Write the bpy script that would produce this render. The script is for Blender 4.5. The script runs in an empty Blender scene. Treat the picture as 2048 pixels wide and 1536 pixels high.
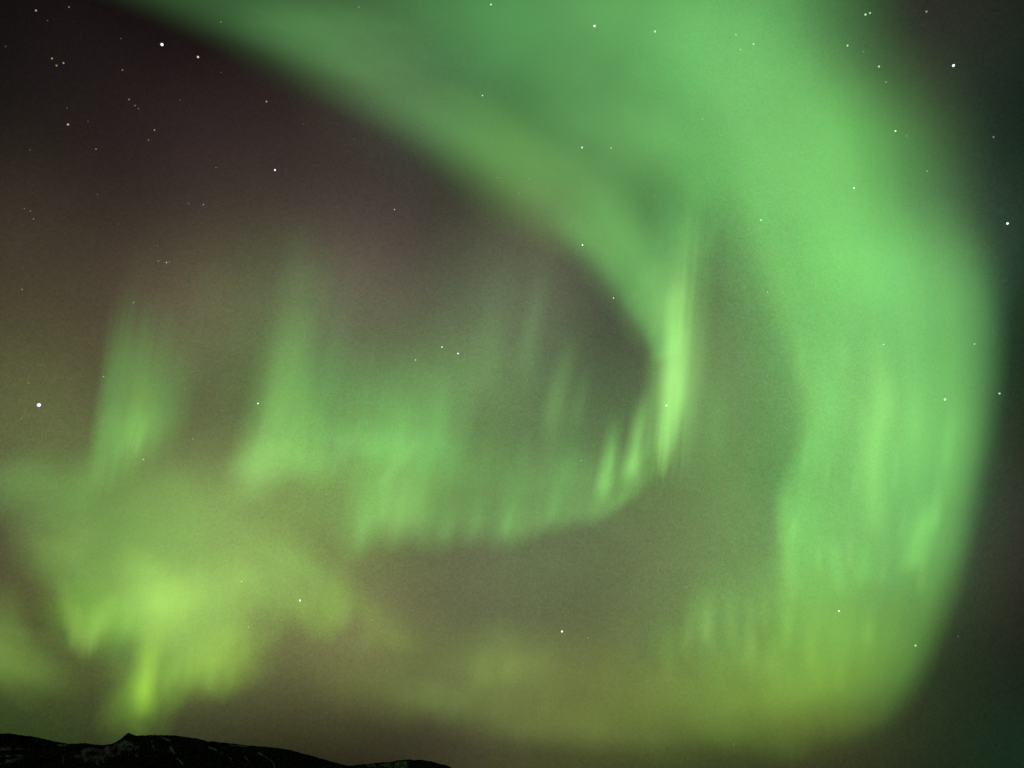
import bpy, bmesh, math, random
import numpy as np
from mathutils import Vector, noise

# ------------------------------------------------------------------ camera, world, exposure
scene = bpy.context.scene
col = scene.collection
FOCAL = 1490.0                       # focal length in plate pixels (plate 2048 x 1536)
PITCH = math.radians(31)             # the lens is tilted up at the sky
CAM = Vector((0, 0, 1.7))
cam_data = bpy.data.cameras.new("camera")
cam_data.sensor_width = 36
cam_data.lens = 36 * FOCAL / 2048
cam_data.clip_start = 0.1
cam_data.clip_end = 300000
cam = bpy.data.objects.new("camera", cam_data)
cam.location = CAM
cam.rotation_euler = (math.radians(90) + PITCH, 0, 0)
col.objects.link(cam)
scene.camera = cam

scene.render.engine = 'CYCLES'
scene.cycles.use_denoising = False
scene.cycles.transparent_max_bounces = 256
scene.cycles.max_bounces = 4
scene.cycles.diffuse_bounces = 2
scene.render.dither_intensity = 2.0
scene.view_settings.view_transform = 'Standard'
scene.view_settings.look = 'None'
scene.view_settings.exposure = 0
scene.view_settings.gamma = 1
scene.view_settings.use_curve_mapping = False

FWD = Vector((0, math.cos(PITCH), math.sin(PITCH)))
UPV = Vector((0, -math.sin(PITCH), math.cos(PITCH)))
RGT = Vector((1, 0, 0))

def bearing(x, y):
    "unit world direction of a bearing measured on the plate"
    return (FWD + RGT * ((x - 1024) / FOCAL) - UPV * ((y - 768) / FOCAL)).normalized()

# night airglow and town light: soft lobes round compass directions, plus a dark base
LOBES = [
(100,60,420,(0.0000,0.0000,0.0000)),
(150,600,260,(0.0000,0.0000,0.0000)),
(0,800,260,(0.0000,0.0000,0.0000)),
(0,1120,200,(0.0468,0.0292,0.0289)),
(450,420,330,(0.0000,0.0000,0.0000)),
(750,480,330,(0.0000,0.0000,0.0000)),
(950,700,330,(0.0000,0.0000,0.0000)),
(850,1180,260,(0.0000,0.0000,0.0000)),
(1150,1180,260,(0.0000,0.0000,0.0000)),
(1200,900,330,(0.0000,0.0000,0.0000)),
(650,1380,220,(0.0000,0.0000,0.0000)),
(600,1500,200,(0.0000,0.0000,0.0000)),
(1000,1530,220,(0.0000,0.0000,0.0000)),
(1500,900,260,(0.0000,0.0000,0.0000)),
(1500,700,200,(0.0000,0.0000,0.0000)),
(1450,1250,300,(0.0000,0.0000,0.0000)),
(200,1480,220,(0.0000,0.0000,0.0000)),
(2048,1000,260,(0.0000,0.0000,0.0000)),
(2048,300,260,(0.0000,0.0000,0.0000)),
(1900,1520,220,(0.0000,0.0000,0.0000)),
(1500,1540,240,(0.0000,0.0000,0.0000)),
(2100,1500,200,(0.0000,0.0000,0.0000)),
(1300,650,200,(0.0000,0.0000,0.0000)),
(250,880,220,(0.0000,0.0000,0.0000)),
(450,900,220,(0.0000,0.0000,0.0000)),
(1800,0,260,(0.0000,0.0000,0.0000)),
(600,750,260,(0.0000,0.0000,0.0000)),
(100,40,115,(0.0056,0.0035,0.0035)),
(250,40,115,(0.0000,0.0000,0.0000)),
(400,40,115,(0.0000,0.0000,0.0000)),
(550,40,115,(0.0000,0.0000,0.0000)),
(700,40,115,(0.0000,0.0000,0.0000)),
(850,40,115,(0.0000,0.0045,0.0000)),
(1000,40,115,(0.0000,0.0371,0.0072)),
(1150,40,115,(0.0000,0.0000,0.0000)),
(1300,40,115,(0.0000,0.0000,0.0000)),
(1450,40,115,(0.0959,0.1155,0.0731)),
(1600,40,115,(0.0000,0.0000,0.0000)),
(1750,40,115,(0.0000,0.0000,0.0000)),
(1900,40,115,(0.0189,0.0161,0.0137)),
(2050,40,115,(0.0000,0.0024,0.0000)),
(30,190,115,(0.0005,0.0016,0.0016)),
(180,190,115,(0.0049,0.0031,0.0031)),
(330,190,115,(0.0000,0.0000,0.0000)),
(480,190,115,(0.0060,0.0037,0.0037)),
(630,190,115,(0.0000,0.0000,0.0000)),
(780,190,115,(0.0344,0.0290,0.0221)),
(930,190,115,(0.0131,0.0328,0.0178)),
(1080,190,115,(0.0000,0.0000,0.0000)),
(1230,190,115,(0.0000,0.0000,0.0000)),
(1380,190,115,(0.0000,0.0000,0.0000)),
(1530,190,115,(0.0606,0.0636,0.0442)),
(1680,190,115,(0.0000,0.0000,0.0000)),
(1830,190,115,(0.0000,0.0000,0.0000)),
(1980,190,115,(0.0000,0.0071,0.0048)),
(100,340,115,(0.0000,0.0000,0.0000)),
(250,340,115,(0.0000,0.0000,0.0000)),
(400,340,115,(0.0178,0.0111,0.0111)),
(550,340,115,(0.0105,0.0065,0.0065)),
(700,340,115,(0.0000,0.0000,0.0000)),
(850,340,115,(0.0000,0.0000,0.0000)),
(1000,340,115,(0.0000,0.0000,0.0000)),
(1150,340,115,(0.0000,0.0000,0.0000)),
(1300,340,115,(0.0000,0.0000,0.0000)),
(1450,340,115,(0.0226,0.1065,0.0084)),
(1600,340,115,(0.0314,0.0196,0.0196)),
(1750,340,115,(0.0000,0.0000,0.0000)),
(1900,340,115,(0.0000,0.0000,0.0000)),
(2050,340,115,(0.0000,0.0000,0.0000)),
(30,490,115,(0.0394,0.0295,0.0200)),
(180,490,115,(0.0000,0.0000,0.0000)),
(330,490,115,(0.0000,0.0000,0.0000)),
(480,490,115,(0.0000,0.0000,0.0000)),
(630,490,115,(0.0185,0.0116,0.0100)),
(780,490,115,(0.0356,0.0222,0.0222)),
(930,490,115,(0.0000,0.0000,0.0000)),
(1080,490,115,(0.0680,0.0685,0.0399)),
(1230,490,115,(0.0000,0.0000,0.0000)),
(1380,490,115,(0.0000,0.0120,0.0065)),
(1530,490,115,(0.0799,0.1755,0.0685)),
(1680,490,115,(0.0199,0.0198,0.0014)),
(1830,490,115,(0.0420,0.0747,0.0447)),
(1980,490,115,(0.0000,0.0000,0.0000)),
(100,640,115,(0.0000,0.0000,0.0000)),
(250,640,115,(0.0000,0.0000,0.0000)),
(400,640,115,(0.1043,0.0687,0.0494)),
(550,640,115,(0.0068,0.0508,0.0055)),
(700,640,115,(0.0867,0.0707,0.0523)),
(850,640,115,(0.0000,0.0000,0.0000)),
(1000,640,115,(0.0523,0.0690,0.0414)),
(1150,640,115,(0.0218,0.0180,0.0180)),
(1300,640,115,(0.0000,0.0000,0.0000)),
(1450,640,115,(0.0494,0.0374,0.0184)),
(1600,640,115,(0.0000,0.0866,0.0070)),
(1750,640,115,(0.0074,0.0581,0.0300)),
(1900,640,115,(0.0000,0.0000,0.0000)),
(2050,640,115,(0.0000,0.0000,0.0000)),
(30,790,115,(0.0639,0.0657,0.0244)),
(180,790,115,(0.0000,0.0000,0.0000)),
(330,790,115,(0.0000,0.0000,0.0000)),
(480,790,115,(0.0000,0.0274,0.0000)),
(630,790,115,(0.0061,0.0285,0.0097)),
(780,790,115,(0.0000,0.0000,0.0000)),
(930,790,115,(0.0863,0.1505,0.0495)),
(1080,790,115,(0.0261,0.0520,0.0161)),
(1230,790,115,(0.0000,0.0000,0.0000)),
(1380,790,115,(0.0548,0.0715,0.0482)),
(1530,790,115,(0.0099,0.0239,0.0010)),
(1680,790,115,(0.1274,0.2426,0.0845)),
(1830,790,115,(0.0000,0.0000,0.0000)),
(1980,790,115,(0.0000,0.0000,0.0000)),
(100,940,115,(0.0385,0.0726,0.0154)),
(250,940,115,(0.0000,0.0000,0.0000)),
(400,940,115,(0.0701,0.0438,0.0343)),
(550,940,115,(0.0189,0.0237,0.0063)),
(700,940,115,(0.1366,0.2394,0.0642)),
(850,940,115,(0.0000,0.0000,0.0000)),
(1000,940,115,(0.0000,0.0000,0.0000)),
(1150,940,115,(0.0622,0.0857,0.0511)),
(1300,940,115,(0.0303,0.0842,0.0042)),
(1450,940,115,(0.0053,0.0033,0.0033)),
(1600,940,115,(0.0110,0.0674,0.0044)),
(1750,940,115,(0.0000,0.0518,0.0234)),
(1900,940,115,(0.0000,0.0000,0.0000)),
(2050,940,115,(0.0104,0.0065,0.0065)),
(30,1090,115,(0.0000,0.0000,0.0000)),
(180,1090,115,(0.0000,0.0000,0.0000)),
(330,1090,115,(0.0000,0.0000,0.0000)),
(480,1090,115,(0.0899,0.1231,0.0309)),
(630,1090,115,(0.0000,0.0000,0.0000)),
(780,1090,115,(0.0000,0.0000,0.0000)),
(930,1090,115,(0.0568,0.0503,0.0351)),
(1080,1090,115,(0.0389,0.0578,0.0159)),
(1230,1090,115,(0.0138,0.0086,0.0086)),
(1380,1090,115,(0.0538,0.0336,0.0336)),
(1530,1090,115,(0.0599,0.1150,0.0348)),
(1680,1090,115,(0.0700,0.1335,0.0522)),
(1830,1090,115,(0.0000,0.0000,0.0000)),
(1980,1090,115,(0.0181,0.0119,0.0108)),
(100,1240,115,(0.0299,0.0272,0.0000)),
(250,1240,115,(0.0000,0.0000,0.0000)),
(400,1240,115,(0.1079,0.1200,0.0447)),
(550,1240,115,(0.0000,0.0000,0.0000)),
(700,1240,115,(0.1531,0.1498,0.0600)),
(850,1240,115,(0.0000,0.0000,0.0000)),
(1000,1240,115,(0.0523,0.0685,0.0291)),
(1150,1240,115,(0.0008,0.0038,0.0038)),
(1300,1240,115,(0.0609,0.0770,0.0350)),
(1450,1240,115,(0.0164,0.0891,0.0000)),
(1600,1240,115,(0.0000,0.0000,0.0000)),
(1750,1240,115,(0.0000,0.0000,0.0000)),
(1900,1240,115,(0.0000,0.0000,0.0000)),
(2050,1240,115,(0.0026,0.0016,0.0016)),
(30,1390,115,(0.0000,0.0304,0.0007)),
(180,1390,115,(0.0000,0.0000,0.0000)),
(330,1390,115,(0.0000,0.0000,0.0000)),
(480,1390,115,(0.0000,0.0000,0.0000)),
(630,1390,115,(0.0000,0.0000,0.0000)),
(780,1390,115,(0.0000,0.0000,0.0000)),
(930,1390,115,(0.0123,0.0077,0.0077)),
(1080,1390,115,(0.0281,0.0176,0.0110)),
(1230,1390,115,(0.0396,0.0289,0.0067)),
(1380,1390,115,(0.0000,0.0000,0.0000)),
(1530,1390,115,(0.0417,0.0403,0.0148)),
(1680,1390,115,(0.0245,0.0265,0.0127)),
(1830,1390,115,(0.0000,0.0000,0.0000)),
(1980,1390,115,(0.0000,0.0000,0.0000)),
(100,1540,115,(0.0000,0.0000,0.0000)),
(250,1540,115,(0.0000,0.0000,0.0000)),
(400,1540,115,(0.0036,0.0023,0.0023)),
(550,1540,115,(0.0000,0.0000,0.0000)),
(700,1540,115,(0.0000,0.0000,0.0000)),
(850,1540,115,(0.0062,0.0039,0.0039)),
(1000,1540,115,(0.0215,0.0241,0.0077)),
(1150,1540,115,(0.0000,0.0118,0.0000)),
(1300,1540,115,(0.0119,0.0208,0.0068)),
(1450,1540,115,(0.0000,0.0000,0.0000)),
(1600,1540,115,(0.0000,0.0000,0.0000)),
(1750,1540,115,(0.0000,0.0000,0.0000)),
(1900,1540,115,(0.0000,0.0000,0.0000)),
(2050,1540,115,(0.0059,0.0213,0.0093))
]
BASE = (0.0000,0.0000,0.0000)
world = bpy.data.worlds.new("World")
scene.world = world
world.use_nodes = True
wn, wl = world.node_tree.nodes, world.node_tree.links
bg = wn["Background"]
tc = wn.new('ShaderNodeTexCoord')
acc = wn.new('ShaderNodeCombineXYZ')
for i in range(3):
    acc.inputs[i].default_value = BASE[i]
acc = acc.outputs[0]
for (x, y, s, c) in LOBES:
    if max(c) < 0.0005:
        continue
    k = (FOCAL / s) ** 2
    dt = wn.new('ShaderNodeVectorMath'); dt.operation = 'DOT_PRODUCT'
    wl.new(tc.outputs['Generated'], dt.inputs[0]); dt.inputs[1].default_value = bearing(x, y)
    ma = wn.new('ShaderNodeMath'); ma.operation = 'MULTIPLY_ADD'
    wl.new(dt.outputs['Value'], ma.inputs[0]); ma.inputs[1].default_value = k; ma.inputs[2].default_value = -k
    ex = wn.new('ShaderNodeMath'); ex.operation = 'EXPONENT'; wl.new(ma.outputs[0], ex.inputs[0])
    sc = wn.new('ShaderNodeVectorMath'); sc.operation = 'SCALE'
    sc.inputs[0].default_value = c; wl.new(ex.outputs[0], sc.inputs['Scale'])
    ad = wn.new('ShaderNodeVectorMath'); ad.operation = 'ADD'
    wl.new(acc, ad.inputs[0]); wl.new(sc.outputs[0], ad.inputs[1])
    acc = ad.outputs[0]
# sky colour is mottled: camera-like grain painted in, plus broad faint waves
gr = wn.new('ShaderNodeTexNoise'); gr.inputs['Scale'].default_value = 420; gr.inputs['Detail'].default_value = 1
wl.new(tc.outputs['Generated'], gr.inputs['Vector'])
gb = wn.new('ShaderNodeTexNoise'); gb.inputs['Scale'].default_value = 26; gb.inputs['Detail'].default_value = 3
wl.new(tc.outputs['Generated'], gb.inputs['Vector'])
gc = wn.new('ShaderNodeTexNoise'); gc.inputs['Scale'].default_value = 150; gc.inputs['Detail'].default_value = 2
wl.new(tc.outputs['Generated'], gc.inputs['Vector'])
def mottle(src, tex, amt, out='Fac'):
    v = wn.new('ShaderNodeVectorMath'); v.operation = 'MULTIPLY_ADD'
    wl.new(tex.outputs[out], v.inputs[0]); v.inputs[1].default_value = (amt,) * 3; v.inputs[2].default_value = (1 - amt / 2,) * 3
    m = wn.new('ShaderNodeVectorMath'); m.operation = 'MULTIPLY'
    wl.new(src, m.inputs[0]); wl.new(v.outputs[0], m.inputs[1])
    return m.outputs[0]
acc = mottle(acc, gr, 0.45)
acc = mottle(acc, gb, 0.14)
acc = mottle(acc, gc, 0.28, 'Color')
wl.new(acc, bg.inputs['Color'])
bg.inputs['Strength'].default_value = 1.0
world.cycles.sampling_method = 'MANUAL'
world.cycles.sample_map_resolution = 256

# weak fill lamp added behind the camera, just enough to grey the snow
fill_lamp = bpy.data.lights.new("fill_lamp", 'SUN')
fill_lamp.energy = 0.08
fill_lamp.angle = math.radians(0.5)
fill_lamp.color = (1.0, 0.74, 0.72)
fill_lamp_o = bpy.data.objects.new("fill_lamp", fill_lamp)
fill_lamp_o.rotation_euler = (math.radians(68), 0, math.radians(-25))
fill_lamp_o.location = (-30, -60, 40)
col.objects.link(fill_lamp_o)

# ------------------------------------------------------------------ helpers
def tag(o, label=None, cat=None, group=None, kind=None):
    for k, v in (('label', label), ('category', cat), ('group', group), ('kind', kind)):
        if v:
            o[k] = v
    return o

def link_mesh(name, verts, faces, mat, parent=None, smooth=True):
    me = bpy.data.meshes.new(name)
    me.from_pydata(verts, [], faces)
    me.materials.append(mat)
    if smooth:
        me.shade_smooth()
    o = bpy.data.objects.new(name, me)
    col.objects.link(o)
    if parent:
        o.parent = parent
        o.matrix_parent_inverse = parent.matrix_world.inverted()
    return o

def catmull(pts, n):
    p = np.array(pts, float)
    p = np.vstack([2 * p[0] - p[1], p, 2 * p[-1] - p[-2]])
    t = np.linspace(0, 1, n) * (len(pts) - 1)
    i = np.minimum(t.astype(int), len(pts) - 2)
    f = (t - i)[:, None]
    a, b, c, d = p[i], p[i + 1], p[i + 2], p[i + 3]
    return .5 * (2 * b + (c - a) * f + (2 * a - 5 * b + 4 * c - d) * f ** 2 + (3 * b - a - 3 * c + d) * f ** 3)

# ------------------------------------------------------------------ land
def land_material(name, rock, snow):
    m = bpy.data.materials.new(name)
    m.use_nodes = True
    n, l = m.node_tree.nodes, m.node_tree.links
    b = n['Principled BSDF']
    b.inputs['Roughness'].default_value = 0.95
    b.inputs['Specular IOR Level'].default_value = 0.1
    at = n.new('ShaderNodeAttribute'); at.attribute_name = 'snow'
    co = n.new('ShaderNodeTexCoord')
    nz = n.new('ShaderNodeTexNoise'); nz.inputs['Scale'].default_value = 0.045; nz.inputs['Detail'].default_value = 6; nz.inputs['Roughness'].default_value = 0.6
    l.new(co.outputs['Object'], nz.inputs['Vector'])
    ad = n.new('ShaderNodeMath'); ad.operation = 'MULTIPLY_ADD'
    l.new(nz.outputs['Fac'], ad.inputs[0]); ad.inputs[1].default_value = 0.8; ad.inputs[2].default_value = -0.4
    sm = n.new('ShaderNodeMath'); sm.operation = 'ADD'
    l.new(at.outputs['Fac'], sm.inputs[0]); l.new(ad.outputs[0], sm.inputs[1])
    rp = n.new('ShaderNodeValToRGB'); rp.color_ramp.elements[0].position = 0.28; rp.color_ramp.elements[1].position = 0.85
    l.new(sm.outputs[0], rp.inputs['Fac'])
    mx = n.new('ShaderNodeMix'); mx.data_type = 'RGBA'
    mx.inputs['A'].default_value = (*rock, 1); mx.inputs['B'].default_value = (*snow, 1)
    l.new(rp.outputs['Color'], mx.inputs['Factor'])
    l.new(mx.outputs['Result'], b.inputs['Base Color'])
    return m

rock_snow = land_material('dark_rock_and_snow', (0.012, 0.012, 0.012), (0.34, 0.34, 0.35))

def seg_dist(px, py, line):
    best = np.full(px.shape, 1e9)
    for (x0, y0), (x1, y1) in zip(line[:-1], line[1:]):
        dx, dy = x1 - x0, y1 - y0
        t = np.clip(((px - x0) * dx + (py - y0) * dy) / (dx * dx + dy * dy), 0, 1)
        best = np.minimum(best, np.hypot(px - x0 - t * dx, py - y0 - t * dy))
    return best

def build_land(name, ridge, dist, slope, snow_lines, dust, xstep, seed, rows=64):
    "terrain from a surveyed ridge line: front slope with gullies, back slope, snow lying in bowls and gullies"
    rx = np.array([p[0] for p in ridge], float); ry = np.array([p[1] for p in ridge], float)
    xs = np.arange(rx[0], rx[-1] + 1, xstep)
    pts = []
    for x in xs:
        y = np.interp(x, rx, ry)
        y += 1.3 * noise.noise((x * 0.09, seed, 0)) + 0.7 * noise.noise((x * 0.33, seed, 4))
        d = bearing(x, y)
        Y = dist * (1 + 0.02 * noise.noise((x * 0.004, seed, 9)))
        s = Y / d.y
        pts.append(CAM + d * s)
    verts = []
    fall = np.concatenate([np.linspace(0, 1, rows) ** 1.15 * 0.62, np.linspace(0.7, 1.0, 8)])
    nrow = len(fall)
    back = [0.25, 0.7, 1.05]
    for p in pts:
        top = max(p.z, 2.0)
        col_v = []
        for k in reversed(back):
            col_v.append((p.x, p.y + top * k * 1.6, top * (1 - k) - 1.0 * k))
        for f in fall:
            y = p.y - f * top / slope
            z = top * (1 - f)
            g = noise.fractal((p.x * 0.012 + 0.25 * noise.noise((p.x * .01, y * .01, seed)), y * 0.0022, seed), 0.8, 2.2, 5)
            h = noise.fractal((p.x * 0.03, y * 0.03, seed + 7), 0.9, 2.1, 5)
            a = min(1, f * 7) * (1 - f * 0.4)
            z += a * top * (0.045 * g + 0.014 * h) - a * top * 0.02
            y += a * top * 0.25 * g
            col_v.append((p.x, y, z if f < 1 else -2.0))
        verts += col_v
    nr = nrow + len(back)
    faces = []
    for i in range(len(pts) - 1):
        for j in range(nr - 1):
            a = i * nr + j
            faces.append((a, a + nr, a + nr + 1, a + 1))
    o = link_mesh(name, verts, faces, rock_snow)
    v = np.array(verts) - np.array(CAM)
    dep = v @ np.array(FWD)
    px = 1024 + FOCAL * (v @ np.array(RGT)) / dep
    py = 768 - FOCAL * (v @ np.array(UPV)) / dep
    sn = np.zeros(len(verts))
    for line, w, s in snow_lines:
        patchy = np.array([0.78 + 0.75 * noise.noise((a * 0.11, b * 0.11, seed + w)) for a, b in zip(px, py)])
        wide = np.array([1.0 + 0.9 * noise.noise((a * 0.07, b * 0.07, seed + 20 + w)) for a, b in zip(px, py)])
        sn = np.maximum(sn, s * patchy * np.exp(-(seg_dist(px, py, line) / (w * np.maximum(wide, .35))) ** 2))
    for cx, cy, ax, ay, s in dust:
        sn = np.maximum(sn, s * np.exp(-((px - cx) / ax) ** 2 - ((py - cy) / ay) ** 2))
    at = o.data.attributes.new('snow', 'FLOAT', 'POINT')
    at.data.foreach_set('value', sn.astype(np.float32))
    return o

RIDGE = [(-900, 1500), (-700, 1470), (-500, 1482), (-300, 1452), (-160, 1460), (-60, 1463), (0, 1467), (20, 1467), (50, 1471), (72, 1474), (95, 1479), (115, 1484),
         (135, 1487), (150, 1487), (170, 1486), (188, 1489), (205, 1490), (222, 1488), (232, 1484), (242, 1478), (249, 1471), (253, 1467),
         (258, 1466), (264, 1468), (270, 1471), (285, 1471), (300, 1470), (325, 1470), (350, 1471), (372, 1474), (395, 1477), (410, 1481), (425, 1483),
         (455, 1486), (500, 1491), (550, 1495), (575, 1499), (600, 1505), (625, 1512), (650, 1519), (672, 1526), (700, 1532), (730, 1539), (800, 1556), (900, 1585), (1000, 1620)]
SNOW = [([(168, 1503), (205, 1502), (232, 1493), (250, 1487), (262, 1489)], 9, 0.75), ([(175, 1515), (215, 1512), (245, 1500), (272, 1497)], 9, 0.7), ([(150, 1507), (185, 1520), (212, 1524)], 9, 0.55),
        ([(250, 1485), (276, 1494), (273, 1510)], 3.5, 0.8), ([(0, 1499), (30, 1498), (62, 1498)], 2.6, 0.75), ([(0, 1513), (22, 1511), (46, 1511)], 3.0, 0.8), ([(0, 1528), (25, 1520), (40, 1517)], 5, 0.6),
        ([(54, 1477), (64, 1479)], 1.8, 0.7), ([(70, 1480), (78, 1482)], 1.8, 0.65), ([(114, 1489), (124, 1491), (134, 1490)], 1.8, 0.95), ([(126, 1512), (128, 1530)], 3, 0.6),
        ([(303, 1482), (307, 1494), (311, 1502), (313, 1512)], 2.0, 0.8), ([(322, 1474), (332, 1478), (340, 1481)], 2.2, 0.75), ([(341, 1494), (347, 1504), (353, 1516), (362, 1524), (368, 1531)], 2.3, 0.95),
        ([(418, 1494), (440, 1504), (455, 1513), (463, 1519), (468, 1536)], 2.2, 0.8), ([(462, 1490), (478, 1492), (496, 1492)], 1.8, 0.8), ([(490, 1512), (496, 1521)], 2.2, 0.8),
        ([(515, 1505), (530, 1513), (545, 1524), (552, 1538)], 2.4, 0.8), ([(60, 1500), (72, 1501)], 2, 0.6)]
DUST = [(30, 1490, 70, 12, 0.3), (470, 1500, 90, 10, 0.24), (140, 1512, 60, 14, 0.28)]
mountain = build_land('mountain', RIDGE, 3000, 0.55, SNOW, DUST, 1.6, 3.1)
tag(mountain, "black rocky mountain with a small summit knob and thin snow gullies", None, None, 'structure')

RIDGE2 = [(480, 1600), (600, 1560), (660, 1541), (695, 1532), (720, 1529), (740, 1526.5), (770, 1524.5), (785, 1523), (798, 1520.5), (812, 1519.5), (826, 1519.5),
          (842, 1520), (858, 1522), (875, 1525.5), (892, 1530), (902, 1535), (914, 1542), (950, 1565), (1010, 1600)]
hill = build_land('hill', RIDGE2, 4600, 0.5, [([(735, 1531), (770, 1530), (812, 1527)], 6, 0.62), ([(780, 1534), (815, 1534)], 4, 0.6)], [], 1.6, 8.4)
tag(hill, "low rounded hill with a dusting of snow behind the mountain's right flank", None, None, 'structure')

# snow covered ground out to the horizon
gv, gf = [], []
NR, NA = 40, 96
for i in range(NR):
    r = 4 * (20000 / 4) ** (i / (NR - 1))
    for j in range(NA):
        a = 2 * math.pi * j / NA
        x, y = r * math.cos(a), r * math.sin(a)
        gv.append((x, y, min(0.5, r * 0.004) * noise.noise((x * 0.02, y * 0.02, 0)) - 0.5 * (r > 30)))
gv.append((0, 0, 0))
for i in range(NR - 1):
    for j in range(NA):
        gf.append((i * NA + j, (i + 1) * NA + j, (i + 1) * NA + (j + 1) % NA, i * NA + (j + 1) % NA))
for j in range(NA):
    gf.append((NR * NA, j, (j + 1) % NA))
ground = link_mesh('ground', gv, gf, rock_snow)
at = ground.data.attributes.new('snow', 'FLOAT', 'POINT')
at.data.foreach_set('value', [0.45] * len(gv))
tag(ground, "dark ground with thin patchy snow", None, None, 'structure')

# ------------------------------------------------------------------ aurora
CLOUD_BASE = 1500.0                  # height of the curtains' lower borders above the ground (scaled)

def ramp_node(n, stops):
    r = n.new('ShaderNodeValToRGB')
    cr = r.color_ramp
    cr.interpolation = 'EASE'
    while len(cr.elements) < len(stops):
        cr.elements.new(0.5)
    for e, (p, v) in zip(cr.elements, stops):
        e.position = p
    for e, (p, v) in zip(cr.elements, stops):
        e.color = (v, v, v, 1)
    return r

def glow_material(p, seed):
    "luminous gas: adds its own light and lets everything behind shine through"
    m = bpy.data.materials.new('glowing_gas')
    m.use_nodes = True
    n, l = m.node_tree.nodes, m.node_tree.links
    n.clear()
    out = n.new('ShaderNodeOutputMaterial')
    add = n.new('ShaderNodeAddShader')
    em = n.new('ShaderNodeEmission')
    tr = n.new('ShaderNodeBsdfTransparent')
    l.new(em.outputs[0], add.inputs[0]); l.new(tr.outputs[0], add.inputs[1]); l.new(add.outputs[0], out.inputs['Surface'])
    em.inputs['Color'].default_value = (*[c * 0.5 for c in p['col']], 1)     # the two faces of the sheet share the light
    uv = n.new('ShaderNodeUVMap'); uv.uv_map = 'sheet'
    # ragged outline: the brightness profile wanders with slow noise and, across curtains, with ray-sized noise
    round_ = 'rp' in p
    def wander(src, sx, sy, amt, w):
        mp = n.new('ShaderNodeMapping'); l.new(uv.outputs[0], mp.inputs['Vector'])
        mp.inputs['Scale'].default_value = (sx, sy, 1); mp.inputs['Location'].default_value = (seed * 2.3 + w, seed * 5.1 + w, 0)
        nz = n.new('ShaderNodeTexNoise'); nz.noise_dimensions = '2D'; nz.inputs['Scale'].default_value = 1; nz.inputs['Detail'].default_value = 2.5
        l.new(mp.outputs[0], nz.inputs['Vector'])
        va = n.new('ShaderNodeVectorMath'); va.operation = 'MULTIPLY_ADD'
        l.new(nz.outputs['Color'], va.inputs[0]); va.inputs[1].default_value = (amt[0], amt[1], 0); va.inputs[2].default_value = (-amt[0] / 2, -amt[1] / 2, 0)
        ad = n.new('ShaderNodeVectorMath'); ad.operation = 'ADD'
        l.new(src, ad.inputs[0]); l.new(va.outputs[0], ad.inputs[1])
        return ad.outputs[0]
    wuv = uv.outputs[0]
    if round_:
        wuv = wander(wuv, 2.6, 2.6, (.22, .22), 3)
    elif p['part'] not in ('ray', 'bright_fold', 'inner_edge'):
        wuv = wander(wuv, 3.5, 1.6, (.06, .10), 3)
        if p['mode'] == 'curtain':
            wuv = wander(wuv, 16, .5, (.0, .12), 9)
    sp = n.new('ShaderNodeSeparateXYZ'); l.new(wuv, sp.inputs[0])
    if 'rp' in p:
        vm = n.new('ShaderNodeVectorMath'); vm.operation = 'DISTANCE'
        l.new(wuv, vm.inputs[0]); vm.inputs[1].default_value = (.5, .5, 0)
        db = n.new('ShaderNodeMath'); db.operation = 'MULTIPLY'; l.new(vm.outputs['Value'], db.inputs[0]); db.inputs[1].default_value = 2
        r = ramp_node(n, p['rp']); l.new(db.outputs[0], r.inputs['Fac'])
        val = r.outputs['Color']
    else:
        ru = ramp_node(n, p['up']); l.new(sp.outputs['X'], ru.inputs['Fac'])
        rv = ramp_node(n, p['vp']); l.new(sp.outputs['Y'], rv.inputs['Fac'])
        mu = n.new('ShaderNodeMath'); mu.operation = 'MULTIPLY'
        l.new(ru.outputs['Color'], mu.inputs[0]); l.new(rv.outputs['Color'], mu.inputs[1])
        val = mu.outputs[0]
    def wisps(val, sx, sy, amt, detail, w):
        mp = n.new('ShaderNodeMapping'); l.new(uv.outputs[0], mp.inputs['Vector'])
        mp.inputs['Scale'].default_value = (sx, sy, 1); mp.inputs['Location'].default_value = (seed * 3.7 + w, seed * 1.3, 0)
        nz = n.new('ShaderNodeTexNoise'); nz.noise_dimensions = '2D'; nz.inputs['Scale'].default_value = 1
        nz.inputs['Detail'].default_value = detail; l.new(mp.outputs[0], nz.inputs['Vector'])
        ma = n.new('ShaderNodeMath'); ma.operation = 'MULTIPLY_ADD'
        l.new(nz.outputs['Fac'], ma.inputs[0]); ma.inputs[1].default_value = 2 * amt; ma.inputs[2].default_value = 1 - amt
        mm = n.new('ShaderNodeMath'); mm.operation = 'MULTIPLY'; mm.use_clamp = False
        l.new(val, mm.inputs[0]); l.new(ma.outputs[0], mm.inputs[1])
        return mm.outputs[0]
    val = wisps(val, 3.0, 3.0, 0.16, 2, 0)                         # slow unevenness
    if p['streak']:
        sx, sy, amt = p['streak']
        val = wisps(val, sx, sy, amt, 2, 11)                       # fine rays along the field lines
    l.new(val, em.inputs['Strength'])
    m.cycles.emission_sampling = 'NONE'
    return m

def place(x, y, flat, horiz, lift):
    d = bearing(x, y)
    if flat:
        return CAM + d * (CLOUD_BASE * lift / max(d.z, 0.075))
    return CAM + d * (horiz * lift / math.hypot(d.x, d.y))

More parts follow.
